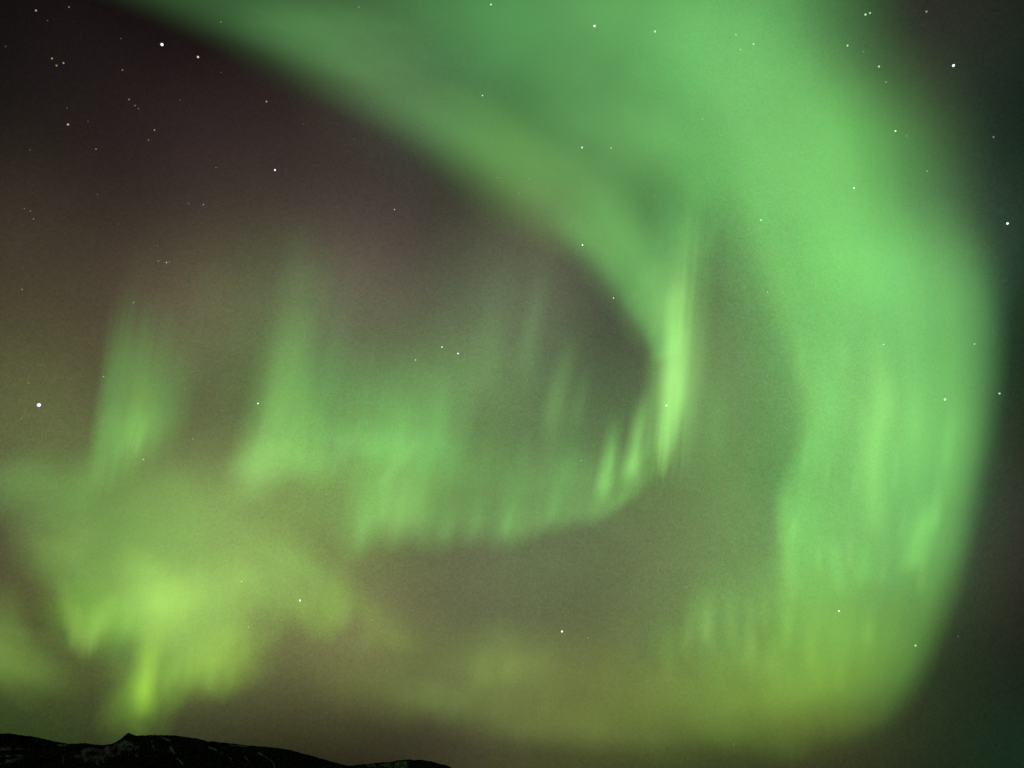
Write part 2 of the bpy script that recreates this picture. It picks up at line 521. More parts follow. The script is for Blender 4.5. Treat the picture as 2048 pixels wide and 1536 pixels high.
def sheet(name, p, idx, parent):
    "one luminous curtain or band: two faces a short way apart joined round the rim, folded like drapery"
    NU, NV = max(24, 5 * len(p['st'])), 24
    st = catmull(p['st'], NU)
    lift = 1 + 0.0037 * idx
    layers = []
    for side in (-1, 1):
        rows = []
        for i in range(NU):
            lx, ly, ux, uy = st[i]
            dl = bearing(lx, ly)
            hz = CLOUD_BASE / max(dl.z, 0.075) * math.hypot(dl.x, dl.y)
            fold = 1 + 0.02 * math.sin(i / NU * 17 + idx * 2.1) + 0.004 * math.sin(i / NU * 55 + idx)
            row = []
            for j in range(NV):
                v = j / (NV - 1)
                x, y = lx + (ux - lx) * v, ly + (uy - ly) * v
                row.append(place(x, y, p['mode'] == 'band', hz, lift * fold * (1 + 0.004 * side)))
            rows.append(row)
        layers.append(rows)
    verts, uvs = [], []
    for rows in layers:
        for i, row in enumerate(rows):
            for j, q in enumerate(row):
                verts.append(q); uvs.append((i / (NU - 1), j / (NV - 1)))
    faces = []
    o2 = NU * NV
    for i in range(NU - 1):
        for j in range(NV - 1):
            a = i * NV + j
            faces.append((a, a + NV, a + NV + 1, a + 1))
            faces.append((o2 + a, o2 + a + 1, o2 + a + NV + 1, o2 + a + NV))
    ring = [i * NV for i in range(NU)] + [(NU - 1) * NV + j for j in range(1, NV)] + [i * NV + NV - 1 for i in range(NU - 2, -1, -1)] + [j for j in range(NV - 2, 0, -1)]
    for a, b in zip(ring, ring[1:] + ring[:1]):
        faces.append((a, b, o2 + b, o2 + a))
    o = link_mesh(name, verts, faces, glow_material(p, idx), parent)
    uvl = o.data.uv_layers.new(name='sheet')
    for lp in o.data.loops:
        uvl.data[lp.index].uv = uvs[lp.vertex_index]
    return o

PARTS = [
dict(thing='aurora_arc',part='inner_band',mode='band',col=(0.0399,0.1149,0.0345),streak=0,
  st=[(-336,-223,-143,-657),(-66,-103,129,-536),(294,62,492,-381),(424,117,618,-328),(552,174,768,-260),(669,239,904,-173),(787,308,1031,-88),(886,372,1138,-7),(984,439,1236,85),(1071,504,1330,192),(1142,570,1397,323),(1208,645,1432,470),(1258,718,1447,615),(1290,797,1443,735)],up=[(0,0.8),(0.1,0.9),(0.5,1),(0.8,1),(1,0)],vp=[(0,0),(0.24,0.9),(0.42,1),(1,0)]),
dict(thing='aurora_arc',part='inner_band',mode='band',col=(0.0233,0.0732,0.0181),streak=0,
  st=[(376,135,473,-34),(515,183,622,17),(643,238,762,77),(772,296,897,138),(879,350,1012,196),(987,406,1125,255),(1081,461,1234,318),(1158,516,1331,388),(1231,580,1419,466),(1289,645,1486,541)],up=[(0,0.0),(0.25,0.6),(0.6,1),(0.85,1),(1,0)],vp=[(0,0),(0.5,1),(1,0)]),
dict(thing='aurora_arc',part='upper_band',mode='band',col=(0.0139,0.1975,0.0249),streak=0,
  st=[(1010,-325,1809,-325),(1056,-122,1846,-122),(1093,31,1865,31),(1131,133,1893,158),(1214,268,1948,285),(1316,395,1967,404),(1400,505,1976,514),(1456,624,1967,641),(1474,760,1948,794)],up=[(0,0.95),(0.4,1),(0.7,0.9),(1,0)],vp=[(0,0),(0.42,1),(0.55,1),(1,0)]),
dict(thing='aurora_arc',part='upper_band',mode='band',col=(0.0548,0.1366,0.0338),streak=0,
  st=[(1480,46,1991,26),(1495,186,1991,166),(1525,316,2006,296),(1555,446,2006,436),(1592,586,1998,586),(1615,746,1983,756)],up=[(0,0),(0.4,0.8),(0.7,1),(1,0)],vp=[(0,0),(0.4,1),(0.5,1),(1,0)]),
dict(thing='aurora_arc',part='upper_band',mode='band',col=(0.0609,0.1902,0.0571),streak=0,
  st=[(239,-447,1379,-447),(429,-225,1449,-225),(679,8,1539,-23),(839,129,1579,78),(989,270,1629,240),(1129,401,1659,381),(1249,522,1659,502)],up=[(0,0.8),(0.3,1),(0.7,0.8),(1,0)],vp=[(0,0),(0.5,1),(1,0)]),
dict(thing='aurora_arc',part='band_glow',mode='band',col=(0.0447,0.1168,0.0325),streak=0,
  st=[(805,106,1054,-246),(922,161,1171,-191),(1039,216,1287,-136),(1155,272,1404,-81),(1272,327,1521,-26)],rp=[(0,1),(1,0)]),
dict(thing='aurora_arc',part='band_glow',mode='band',col=(0.0377,0.1092,0.0276),streak=0,
  st=[(894,266,1166,3),(991,332,1263,69),(1088,398,1360,135),(1185,464,1457,201),(1282,530,1554,267)],rp=[(0,1),(1,0)]),
dict(thing='aurora_arc',part='band_glow',mode='band',col=(0.0366,0.0870,0.0098),streak=0,
  st=[(680,243,862,8),(806,343,989,108),(933,442,1115,207),(1059,542,1242,307),(1186,641,1369,406)],rp=[(0,1),(1,0)]),
dict(thing='aurora_arc',part='band_glow',mode='band',col=(0.0312,0.0947,0.0284),streak=0,
  st=[(311,63,476,-97),(442,105,607,-55),(573,148,737,-12),(703,190,868,30),(834,233,999,72)],rp=[(0,1),(1,0)]),
dict(thing='aurora_arc',part='band_glow',mode='band',col=(0.0024,0.1154,0.0076),streak=0,
  st=[(1226,281,1226,-138),(1346,281,1346,-138),(1465,281,1465,-138),(1585,281,1585,-138),(1704,281,1704,-138)],rp=[(0,1),(1,0)]),
dict(thing='aurora_arc',part='band_glow',mode='band',col=(0.0377,0.1506,0.0296),streak=0,
  st=[(1523,641,1342,87),(1620,602,1438,48),(1716,563,1535,9),(1812,525,1631,-30),(1908,486,1727,-68)],rp=[(0,1),(1,0)]),
dict(thing='aurora_arc',part='side_curtain',mode='band',col=(0.0841,0.2331,0.0359),streak=(2.2, 13, 0.09),
  st=[(1391,318,2013,368),(1457,468,2003,488),(1504,588,1999,608),(1547,708,1999,728),(1572,818,1996,838),(1561,918,1986,948),(1537,1018,1970,1048),(1528,1108,1949,1148),(1523,1198,1923,1248),(1514,1288,1886,1348),(1504,1378,1824,1438),(1495,1458,1749,1518)],up=[(0,0),(0.2,0.75),(0.45,1),(0.6,1),(0.75,0.9),(1,0)],vp=[(0,0),(0.16,0.72),(0.45,1),(0.76,0.96),(1,0)]),
dict(thing='aurora_arc',part='side_curtain',mode='band',col=(0.0062,0.1070,0.0177),streak=0,
  st=[(1555,888,1699,888),(1541,978,1699,978),(1541,1068,1717,1068),(1551,1158,1736,1158),(1551,1261,1754,1261)],up=[(0,0),(0.5,1),(1,0)],vp=[(0,0),(0.28,1),(1,0)]),
dict(thing='aurora_arc',part='side_curtain',mode='band',col=(0.0277,0.0695,0.0208),streak=0,
  st=[(1802,395,2030,395),(1842,532,2035,532),(1852,669,2030,669),(1852,806,2025,806),(1832,944,2009,944),(1802,1081,1981,1081)],up=[(0,0),(0.5,1),(1,0)],vp=[(0,0),(0.5,1),(0.6,1),(1,0)]),
dict(thing='aurora_arc',part='ray',mode='band',col=(0.0039,0.0653,0.0142),streak=0,
  st=[(1518,984,1650,984),(1548,938,1681,938),(1577,870,1710,870),(1593,784,1726,784),(1577,700,1710,700),(1551,623,1683,623)],up=[(0,0),(0.35,1),(0.6,1),(1,0)],vp=[(0,0),(0.5,1),(1,0)]),
dict(thing='aurora_arc',part='ray',mode='band',col=(0.0238,0.0726,0.0126),streak=0,
  st=[(1565,1218,1621,1218),(1554,1155,1609,1155),(1544,1070,1599,1070),(1539,986,1595,986),(1543,912,1598,912)],up=[(0,0),(0.35,1),(0.6,1),(1,0)],vp=[(0,0),(0.5,1),(1,0)]),
dict(thing='aurora_arc',part='ray',mode='band',col=(0.0624,0.1284,0.0264),streak=0,
  st=[(1712,1097,1795,1097),(1709,1041,1792,1041),(1705,903,1787,903),(1724,811,1807,811),(1717,728,1800,728),(1704,613,1787,613)],up=[(0,0),(0.35,1),(0.6,1),(1,0)],vp=[(0,0),(0.5,1),(1,0)]),
dict(thing='aurora_arc',part='ray',mode='band',col=(0.0558,0.1727,0.0327),streak=0,
  st=[(1775,1163,1857,1163),(1790,1111,1872,1111),(1808,1045,1890,1045),(1825,974,1907,974)],up=[(0,0),(0.35,1),(0.6,1),(1,0)],vp=[(0,0),(0.5,1),(1,0)]),
dict(thing='aurora_arc',part='ray',mode='band',col=(0.0205,0.0877,0.0180),streak=0,
  st=[(1658,1217,1706,1217),(1648,1123,1697,1123),(1639,1063,1687,1063)],up=[(0,0),(0.35,1),(0.6,1),(1,0)],vp=[(0,0),(0.5,1),(1,0)]),
dict(thing='aurora_arc',part='ray',mode='band',col=(0.0066,0.0773,0.0088),streak=0,
  st=[(1692,1183,1759,1183),(1696,1129,1763,1129),(1705,1066,1772,1066)],up=[(0,0),(0.35,1),(0.6,1),(1,0)],vp=[(0,0),(0.5,1),(1,0)]),
dict(thing='aurora_arc',part='ray',mode='curtain',col=(0.0111,0.0292,0.0053),streak=0,
  st=[(1507,1405,1494,1159),(1544,1405,1531,1159),(1581,1405,1568,1159),(1618,1405,1605,1159)],up=[(0,0),(0.5,1),(1,0)],vp=[(0,0),(0.4,1),(1,0)]),
dict(thing='aurora_arc',part='ray',mode='curtain',col=(0.0194,0.0445,0.0024),streak=0,
  st=[(1592,1408,1587,1245),(1620,1408,1615,1245),(1648,1408,1643,1245),(1676,1408,1671,1245)],up=[(0,0),(0.5,1),(1,0)],vp=[(0,0),(0.4,1),(1,0)]),
dict(thing='aurora_arc',part='ray',mode='curtain',col=(0.0192,0.0577,0.0081),streak=0,
  st=[(1359,1298,1364,1137),(1383,1298,1388,1137),(1408,1298,1413,1137),(1433,1298,1438,1137)],up=[(0,0),(0.5,1),(1,0)],vp=[(0,0),(0.4,1),(1,0)]),
dict(thing='aurora_arc',part='ray',mode='curtain',col=(0.0400,0.0917,0.0212),streak=0,
  st=[(1452,1404,1443,1149),(1490,1404,1480,1149),(1527,1404,1517,1149),(1564,1404,1555,1149)],up=[(0,0),(0.5,1),(1,0)],vp=[(0,0),(0.4,1),(1,0)]),
dict(thing='aurora_arc',part='ray',mode='curtain',col=(0.0000,0.0278,0.0030),streak=0,
  st=[(1275,1338,1290,1211),(1306,1338,1322,1211),(1338,1338,1354,1211),(1370,1338,1385,1211)],up=[(0,0),(0.5,1),(1,0)],vp=[(0,0),(0.4,1),(1,0)]),
dict(thing='aurora_arc',part='lower_fringe',mode='curtain',col=(0.0319,0.0515,0.0000),streak=0,
  st=[(1403,1519,1421,1171),(1513,1531,1522,1171),(1605,1531,1605,1196),(1696,1513,1696,1171),(1779,1457,1770,1146),(1843,1345,1834,1109)],up=[(0,0),(0.5,1),(0.7,1),(1,0)],vp=[(0,0),(0.45,1),(1,0)]),
dict(thing='aurora_arc',part='inner_edge',mode='band',col=(0.0248,0.1258,0.0193),streak=0,
  st=[(1062,457,1181,304),(1115,496,1241,351),(1173,547,1304,421),(1235,615,1356,521),(1278,677,1381,620),(1301,733,1369,705)],up=[(0,0),(0.3,0.9),(0.7,1),(0.95,0.95),(1,0.3)],vp=[(0,0),(0.3,1),(0.5,0.9),(1,0)]),
dict(thing='aurora_arc',part='band_glow',mode='band',col=(0.0592,0.1409,0.0327),streak=0,
  st=[(1191,682,1268,474),(1229,696,1306,488),(1268,710,1345,502),(1307,724,1384,516),(1346,738,1422,530)],rp=[(0,1),(1,0)]),
dict(thing='aurora_arc',part='band_glow',mode='band',col=(0.0186,0.0443,0.0088),streak=0,
  st=[(1119,494,1214,334),(1156,539,1251,379),(1194,584,1289,424),(1232,629,1327,469),(1269,674,1364,513)],rp=[(0,1),(1,0)]),
dict(thing='aurora_arc',part='band_glow',mode='band',col=(0.0245,0.1094,0.0284),streak=0,
  st=[(1268,579,1297,301),(1312,583,1342,304),(1357,586,1386,307),(1402,589,1431,311),(1447,593,1476,314)],rp=[(0,1),(1,0)]),
dict(thing='aurora_arc',part='side_curtain',mode='band',col=(0.0221,0.0927,0.0278),streak=(2.5, 11, 0.08),
  st=[(1646,409,2023,431),(1685,541,2028,563),(1704,673,2023,696),(1694,795,2019,817),(1665,905,2008,938),(1646,1015,1989,1048),(1627,1114,1965,1158),(1607,1214,1931,1258)],up=[(0,0),(0.25,0.9),(0.5,1),(0.75,0.9),(1,0)],vp=[(0,0),(0.5,1),(0.72,1),(1,0)]),
dict(thing='aurora_arc',part='side_glow',mode='band',col=(0.0430,0.0979,0.0065),streak=0,
  st=[(1441,1434,1441,1046),(1539,1434,1539,1046),(1637,1434,1637,1046),(1734,1434,1734,1046),(1832,1434,1832,1046)],rp=[(0,1),(1,0)]),
dict(thing='aurora_arc',part='side_glow',mode='band',col=(0.0295,0.0827,0.0225),streak=0,
  st=[(1347,1394,1347,1099),(1390,1394,1390,1099),(1433,1394,1433,1099),(1477,1394,1477,1099),(1520,1394,1520,1099)],rp=[(0,1),(1,0)]),
dict(thing='aurora_arc',part='side_glow',mode='band',col=(0.0483,0.0811,0.0113),streak=0,
  st=[(1214,1526,1214,1226),(1322,1526,1322,1226),(1430,1526,1430,1226),(1538,1526,1538,1226),(1647,1526,1647,1226)],rp=[(0,1),(1,0)]),
dict(thing='aurora_arc',part='side_glow',mode='band',col=(0.0548,0.1040,0.0114),streak=0,
  st=[(1332,1546,1332,1266),(1450,1546,1450,1266),(1567,1546,1567,1266),(1684,1546,1684,1266),(1801,1546,1801,1266)],rp=[(0,1),(1,0)]),
dict(thing='aurora_arc',part='side_glow',mode='band',col=(0.0037,0.0060,0.0000),streak=0,
  st=[(1675,1528,1545,1302),(1740,1490,1610,1265),(1805,1453,1675,1227),(1870,1415,1740,1190),(1935,1378,1805,1152)],rp=[(0,1),(1,0)]),
dict(thing='aurora_arc',part='side_glow',mode='band',col=(0.0254,0.0626,0.0182),streak=0,
  st=[(1435,1274,1435,1089),(1477,1274,1477,1089),(1519,1274,1519,1089),(1561,1274,1561,1089),(1602,1274,1602,1089)],rp=[(0,1),(1,0)]),
dict(thing='aurora_arc',part='side_glow',mode='band',col=(0.0370,0.1231,0.0266),streak=0,
  st=[(1726,1125,1726,550),(1790,1125,1790,550),(1854,1125,1854,550),(1918,1125,1918,550),(1982,1125,1982,550)],rp=[(0,1),(1,0)]),
dict(thing='aurora_arc',part='side_glow',mode='band',col=(0.0331,0.0649,0.0195),streak=0,
  st=[(1283,1166,1283,551),(1353,1166,1353,551),(1423,1166,1423,551),(1493,1166,1493,551),(1563,1166,1563,551)],rp=[(0,1),(1,0)]),
dict(thing='aurora_arc',part='side_glow',mode='band',col=(0.0000,0.0104,0.0031),streak=0,
  st=[(1492,867,1399,550),(1541,860,1448,542),(1591,852,1497,535),(1640,845,1547,527),(1689,837,1596,519)],rp=[(0,1),(1,0)]),
dict(thing='aurora_veil',part='glow_sheet',mode='curtain',col=(0.0469,0.0756,0.0097),streak=0,
  st=[(550,1402,619,1131),(689,1456,735,1164),(828,1489,862,1185),(966,1510,990,1207),(1105,1521,1117,1218),(1256,1532,1256,1185),(1430,1543,1418,1153),(1569,1548,1569,1142)],up=[(0,0),(0.25,0.8),(0.6,1),(1,0)],vp=[(0,0),(0.35,1),(0.5,0.9),(1,0)]),
dict(thing='aurora_veil',part='glow_patch',mode='band',col=(0.0462,0.0746,0.0099),streak=0,
  st=[(851,1481,820,1248),(932,1468,902,1235),(1014,1456,983,1223),(1095,1444,1064,1211),(1176,1431,1146,1199)],rp=[(0,1),(1,0)]),
dict(thing='aurora_veil',part='glow_patch',mode='band',col=(0.0277,0.0447,0.0123),streak=0,
  st=[(723,1427,749,1290),(787,1442,813,1305),(852,1457,878,1320),(917,1473,942,1336),(981,1488,1007,1351)],rp=[(0,1),(1,0)]),
dict(thing='aurora_veil',part='glow_patch',mode='band',col=(0.0185,0.0299,0.0046),streak=0,
  st=[(1119,1534,1137,1279),(1206,1547,1224,1292),(1293,1561,1311,1306),(1380,1574,1398,1319),(1467,1587,1485,1333)],rp=[(0,1),(1,0)]),
dict(thing='aurora_veil',part='glow_patch',mode='band',col=(0.0217,0.0350,0.0077),streak=0,
  st=[(898,1496,924,1386),(1013,1506,1038,1395),(1127,1516,1153,1405),(1242,1526,1268,1415),(1357,1535,1382,1425)],rp=[(0,1),(1,0)]),
dict(thing='aurora_curl',part='bright_fold',mode='band',col=(0.1167,0.2779,0.0628),streak=0,
  st=[(1318,962,1330,962),(1312,935,1343,935),(1305,900,1354,900),(1303,860,1366,860),(1307,800,1382,800),(1313,730,1388,730),(1321,640,1392,640),(1334,540,1402,540),(1348,450,1408,450),(1360,350,1414,350)],up=[(0,0),(0.11,0.4),(0.3,0.85),(0.5,1),(0.6,0.85),(0.7,0.5),(0.8,0.2),(1,0)],vp=[(0,0),(0.42,1),(0.55,1),(1,0)]),
dict(thing='aurora_curl',part='fold_glow',mode='curtain',col=(0.1553,0.4000,0.0847),streak=0,
  st=[(1255,993,1309,403),(1307,993,1357,403),(1358,993,1405,403),(1410,993,1454,403)],up=[(0,0),(0.5,1),(1,0)],vp=[(0,0),(0.4,1),(1,0)]),
dict(thing='aurora_curl',part='fold_glow',mode='curtain',col=(0.0052,0.0485,0.0033),streak=0,
  st=[(1379,1007,1396,596),(1407,1007,1422,596),(1436,1007,1447,596),(1464,1007,1473,596)],up=[(0,0),(0.5,1),(1,0)],vp=[(0,0),(0.4,1),(1,0)]),
dict(thing='aurora_curl',part='ray',mode='curtain',col=(0.1201,0.3200,0.0641),streak=0,
  st=[(1223,984,1268,760),(1244,984,1287,760),(1264,984,1305,760),(1285,984,1324,760)],up=[(0,0),(0.5,1),(1,0)],vp=[(0,0),(0.26,1),(0.45,0.8),(1,0)]),
dict(thing='aurora_curl',part='ray',mode='curtain',col=(0.0818,0.2643,0.0468),streak=0,
  st=[(1173,1018,1210,810),(1191,1018,1227,810),(1209,1018,1245,810),(1227,1018,1262,810)],up=[(0,0),(0.5,1),(1,0)],vp=[(0,0),(0.26,1),(0.4,0.85),(1,0)]),
dict(thing='aurora_curl',part='lower_curtain',mode='curtain',col=(0.0512,0.1785,0.0309),streak=(22, 0.6, 0.2),
  st=[(619,1150,682,810),(704,1150,778,788),(789,1107,842,777),(874,1121,916,788),(948,1110,990,810),(1017,1113,1065,842),(1097,1085,1150,853),(1171,1064,1224,874),(1235,1037,1288,864),(1298,988,1341,788),(1362,918,1394,745)],up=[(0,0),(0.14,1),(0.3,0.95),(0.42,0.9),(0.5,0.95),(0.6,0.8),(0.8,0.9),(1,0)],vp=[(0,0),(0.26,1),(0.45,0.9),(1,0)]),
dict(thing='aurora_curl',part='ray',mode='curtain',col=(0.0000,0.0362,0.0027),streak=0,
  st=[(979,1110,1005,900),(1003,1110,1032,900),(1027,1110,1058,900),(1051,1110,1085,900)],up=[(0,0),(0.5,1),(1,0)],vp=[(0,0),(0.4,1),(1,0)]),
dict(thing='aurora_curl',part='ray',mode='curtain',col=(0.0020,0.0586,0.0039),streak=0,
  st=[(1050,1080,1119,780),(1084,1080,1150,780),(1116,1080,1180,780),(1150,1080,1211,780)],up=[(0,0),(0.5,1),(1,0)],vp=[(0,0),(0.4,1),(1,0)]),
dict(thing='aurora_curl',part='ray',mode='curtain',col=(0.0275,0.0660,0.0118),streak=0,
  st=[(1050,960,1114,640),(1077,960,1138,640),(1103,960,1162,640),(1130,960,1186,640)],up=[(0,0),(0.5,1),(1,0)],vp=[(0,0),(0.4,1),(1,0)]),
dict(thing='aurora_curl',part='ray',mode='curtain',col=(0.0000,0.0047,0.0000),streak=0,
  st=[(930,900,955,480),(967,900,992,480),(1003,900,1028,480),(1040,900,1065,480)],up=[(0,0),(0.5,1),(1,0)],vp=[(0,0),(0.4,1),(1,0)]),
dict(thing='aurora_curtain',part='ray',mode='curtain',col=(0.0179,0.0854,0.0151),streak=0,
  st=[(652,1115,721,699),(690,1115,767,699),(728,1115,813,699),(766,1115,859,699)],up=[(0,0),(0.5,1),(1,0)],vp=[(0,0),(0.4,1),(1,0)]),
dict(thing='aurora_curtain',part='ray',mode='curtain',col=(0.0230,0.0722,0.0177),streak=0,
  st=[(727,1083,759,623),(791,1083,816,623),(855,1083,873,623),(919,1083,930,623)],up=[(0,0),(0.5,1),(1,0)],vp=[(0,0),(0.5,1),(1,0)]),
dict(thing='aurora_curtain',part='ray',mode='curtain',col=(0.0565,0.1317,0.0326),streak=0,
  st=[(714,1119,747,893),(768,1119,797,893),(820,1119,845,893),(874,1119,894,893)],up=[(0,0),(0.5,1),(1,0)],vp=[(0,0),(0.4,1),(1,0)]),
dict(thing='aurora_curtain',part='ray',mode='curtain',col=(0.0092,0.0264,0.0079),streak=0,
  st=[(850,1058,870,621),(882,1058,902,621),(914,1058,934,621),(946,1058,966,621)],up=[(0,0),(0.5,1),(1,0)],vp=[(0,0),(0.4,1),(1,0)]),
dict(thing='aurora_curtain',part='curtain_sheet',mode='curtain',col=(0.0310,0.1486,0.0343),streak=(14, 0.7, 0.2),
  st=[(481,940,596,569),(525,948,622,569),(587,940,657,601),(657,924,710,633),(728,940,781,658),(799,956,843,666),(887,972,914,650),(958,988,976,617)],up=[(0,0),(0.3,0.9),(0.6,1),(0.8,0.8),(1,0)],vp=[(0,0),(0.22,0.95),(0.4,0.7),(1,0)]),
dict(thing='aurora_curtain.b',part='ray',mode='curtain',col=(0.0678,0.1791,0.0396),streak=0,
  st=[(417,1033,558,472),(465,1033,606,472),(512,1033,653,472),(560,1033,701,472)],up=[(0,0),(0.5,1),(1,0)],vp=[(0,0),(0.22,1),(0.5,0.6),(1,0)]),
dict(thing='aurora_curtain.b',part='ray',mode='curtain',col=(0.0472,0.1196,0.0179),streak=0,
  st=[(499,998,526,584),(552,998,576,584),(605,998,626,584),(658,998,677,584)],up=[(0,0),(0.5,1),(1,0)],vp=[(0,0),(0.3,1),(1,0)]),
dict(thing='aurora_curtain.b',part='base_glow',mode='band',col=(0.0484,0.1265,0.0302),streak=0,
  st=[(454,1051,397,889),(500,1034,443,872),(545,1017,488,855),(590,1000,533,838),(635,983,578,821)],rp=[(0,1),(1,0)]),
dict(thing='aurora_curtain.b',part='base_glow',mode='band',col=(0.0404,0.1643,0.0351),streak=0,
  st=[(497,997,485,864),(566,993,555,860),(636,989,624,856),(705,985,694,852),(775,981,764,848)],rp=[(0,1),(1,0)]),
dict(thing='aurora_curtain.c',part='curtain_sheet',mode='curtain',col=(0.0546,0.2168,0.0417),streak=(10, 0.6, 0.15),
  st=[(155,987,216,571),(183,1010,249,553),(228,992,300,553),(279,965,351,571),(341,929,412,607),(412,884,473,643)],up=[(0,0),(0.28,1),(0.4,0.95),(1,0)],vp=[(0,0),(0.3,1),(0.45,0.8),(1,0)]),
dict(thing='aurora_curtain.c',part='ray',mode='curtain',col=(0.0117,0.0280,0.0084),streak=0,
  st=[(215,934,261,795),(233,934,280,795),(250,934,300,795),(268,934,319,795)],up=[(0,0),(0.5,1),(1,0)],vp=[(0,0),(0.4,1),(1,0)]),
dict(thing='aurora_curtain.c',part='ray',mode='curtain',col=(0.0404,0.0962,0.0057),streak=0,
  st=[(200,979,244,676),(238,979,280,676),(275,979,316,676),(313,979,352,676)],up=[(0,0),(0.5,1),(1,0)],vp=[(0,0),(0.4,1),(1,0)]),
dict(thing='aurora_curtain.c',part='ray',mode='curtain',col=(0.0143,0.0586,0.0065),streak=0,
  st=[(244,944,287,686),(289,944,328,686),(334,944,368,686),(379,944,410,686)],up=[(0,0),(0.5,1),(1,0)],vp=[(0,0),(0.4,1),(1,0)]),
dict(thing='aurora_curtain.c',part='ray',mode='curtain',col=(0.0110,0.0452,0.0071),streak=0,
  st=[(117,1049,139,855),(149,1049,171,855),(180,1049,203,855),(212,1049,235,855)],up=[(0,0),(0.5,1),(1,0)],vp=[(0,0),(0.4,1),(1,0)]),
dict(thing='aurora_cloud',part='glow_patch',mode='band',col=(0.0699,0.2485,0.0301),streak=0,
  st=[(-22,1376,21,842),(138,1398,182,864),(299,1420,342,886),(459,1442,502,907),(620,1463,663,929)],rp=[(0,1),(1,0)]),
dict(thing='aurora_cloud',part='glow_patch',mode='band',col=(0.0286,0.0925,0.0114),streak=0,
  st=[(-101,1151,-75,772),(113,1166,139,787),(328,1182,353,803),(542,1198,567,818),(756,1213,781,834)],rp=[(0,1),(1,0)]),
dict(thing='aurora_cloud',part='glow_patch',mode='band',col=(0.1065,0.1873,0.0306),streak=0,
  st=[(151,1324,151,1071),(223,1324,223,1071),(296,1324,296,1071),(368,1324,368,1071),(441,1324,441,1071)],rp=[(0,1),(1,0)]),
dict(thing='aurora_cloud',part='glow_patch',mode='band',col=(0.0262,0.1428,0.0016),streak=0,
  st=[(12,1280,84,1094),(80,1304,153,1117),(149,1327,221,1140),(217,1351,290,1164),(286,1374,358,1187)],rp=[(0,1),(1,0)]),
dict(thing='aurora_cloud',part='ray',mode='band',col=(0.1102,0.2000,0.0096),streak=0,
  st=[(244,1450,324,1450),(247,1405,327,1405),(250,1350,330,1350),(258,1290,338,1290),(270,1220,350,1220)],up=[(0,0),(0.38,1),(0.6,0.8),(1,0)],vp=[(0,0),(0.5,1),(1,0)]),
dict(thing='aurora_cloud',part='ray',mode='band',col=(0.0075,0.0281,0.0000),streak=0,
  st=[(258,1440,402,1440),(266,1390,410,1390),(278,1330,422,1330),(290,1270,434,1270)],up=[(0,0),(0.35,1),(0.6,1),(1,0)],vp=[(0,0),(0.5,1),(1,0)]),
dict(thing='aurora_cloud',part='billow',mode='curtain',col=(0.0813,0.1600,0.0168),streak=0,
  st=[(250,1330,265,1120),(300,1390,315,1110),(360,1400,375,1100),(420,1380,430,1090),(480,1340,490,1080),(540,1270,545,1070)],up=[(0,0),(0.3,1),(0.7,0.9),(1,0)],vp=[(0,0),(0.45,1),(0.6,0.9),(1,0)]),
dict(thing='aurora_cloud',part='billow',mode='curtain',col=(0.0141,0.0384,0.0000),streak=0,
  st=[(330,1450,345,1260),(365,1428,380,1240),(400,1396,415,1220),(445,1414,460,1210),(500,1366,515,1180),(545,1300,560,1140),(575,1278,585,1130)],up=[(0,0),(0.2,0.9),(0.6,1),(0.85,0.7),(1,0)],vp=[(0,0),(0.24,1),(1,0)]),
dict(thing='aurora_cloud',part='billow',mode='curtain',col=(0.0992,0.1600,0.0317),streak=0,
  st=[(92,1190,110,1120),(122,1275,135,1150),(150,1330,160,1180),(175,1336,185,1185),(205,1312,215,1170),(240,1296,250,1160)],up=[(0,0),(0.45,1),(0.6,1),(1,0)],vp=[(0,0),(0.5,1),(1,0)]),
dict(thing='aurora_cloud',part='billow',mode='curtain',col=(0.0419,0.1378,0.0031),streak=0,
  st=[(570,1272,560,1160),(610,1292,600,1150),(650,1302,640,1150),(690,1276,675,1140),(725,1240,700,1130)],up=[(0,0),(0.3,0.8),(0.6,1),(1,0)],vp=[(0,0),(0.45,1),(1,0)]),
dict(thing='aurora_cloud',part='arm',mode='band',col=(0.0193,0.0500,0.0009),streak=0,
  st=[(612,1160,768,1160),(667,1230,823,1230),(717,1285,873,1285),(752,1320,908,1320)],up=[(0,0),(0.4,1),(0.55,1),(1,0)],vp=[(0,0),(0.5,1),(1,0)]),
dict(thing='aurora_cloud',part='glow_patch',mode='band',col=(0.0375,0.0725,0.0164),streak=0,
  st=[(388,1179,449,970),(459,1211,520,1002),(531,1244,592,1035),(602,1276,663,1067),(673,1309,734,1099)],rp=[(0,1),(1,0)]),
dict(thing='aurora_cloud',part='glow_patch',mode='band',col=(0.0266,0.0932,0.0067),streak=0,
  st=[(458,1235,483,1090),(501,1253,525,1108),(543,1271,568,1126),(586,1289,611,1143),(628,1307,653,1161)],rp=[(0,1),(1,0)]),
dict(thing='aurora_cloud',part='glow_patch',mode='band',col=(0.0847,0.2040,0.0127),streak=0,
  st=[(207,1566,157,1344),(257,1537,207,1314),(306,1508,256,1285),(356,1478,306,1256),(406,1449,356,1227)],rp=[(0,1),(1,0)]),
dict(thing='aurora_cloud',part='glow_patch',mode='band',col=(0.0947,0.1731,0.0118),streak=0,
  st=[(332,1471,271,1291),(402,1444,341,1264),(471,1417,410,1237),(541,1389,480,1209),(611,1362,550,1182)],rp=[(0,1),(1,0)]),
dict(thing='aurora_cloud',part='glow_patch',mode='band',col=(0.0319,0.1152,0.0106),streak=0,
  st=[(435,1094,525,985),(508,1148,597,1039),(580,1202,670,1093),(653,1255,743,1147),(726,1309,816,1200)],rp=[(0,1),(1,0)]),
dict(thing='aurora_cloud',part='glow_patch',mode='band',col=(0.0309,0.1055,0.0187),streak=0,
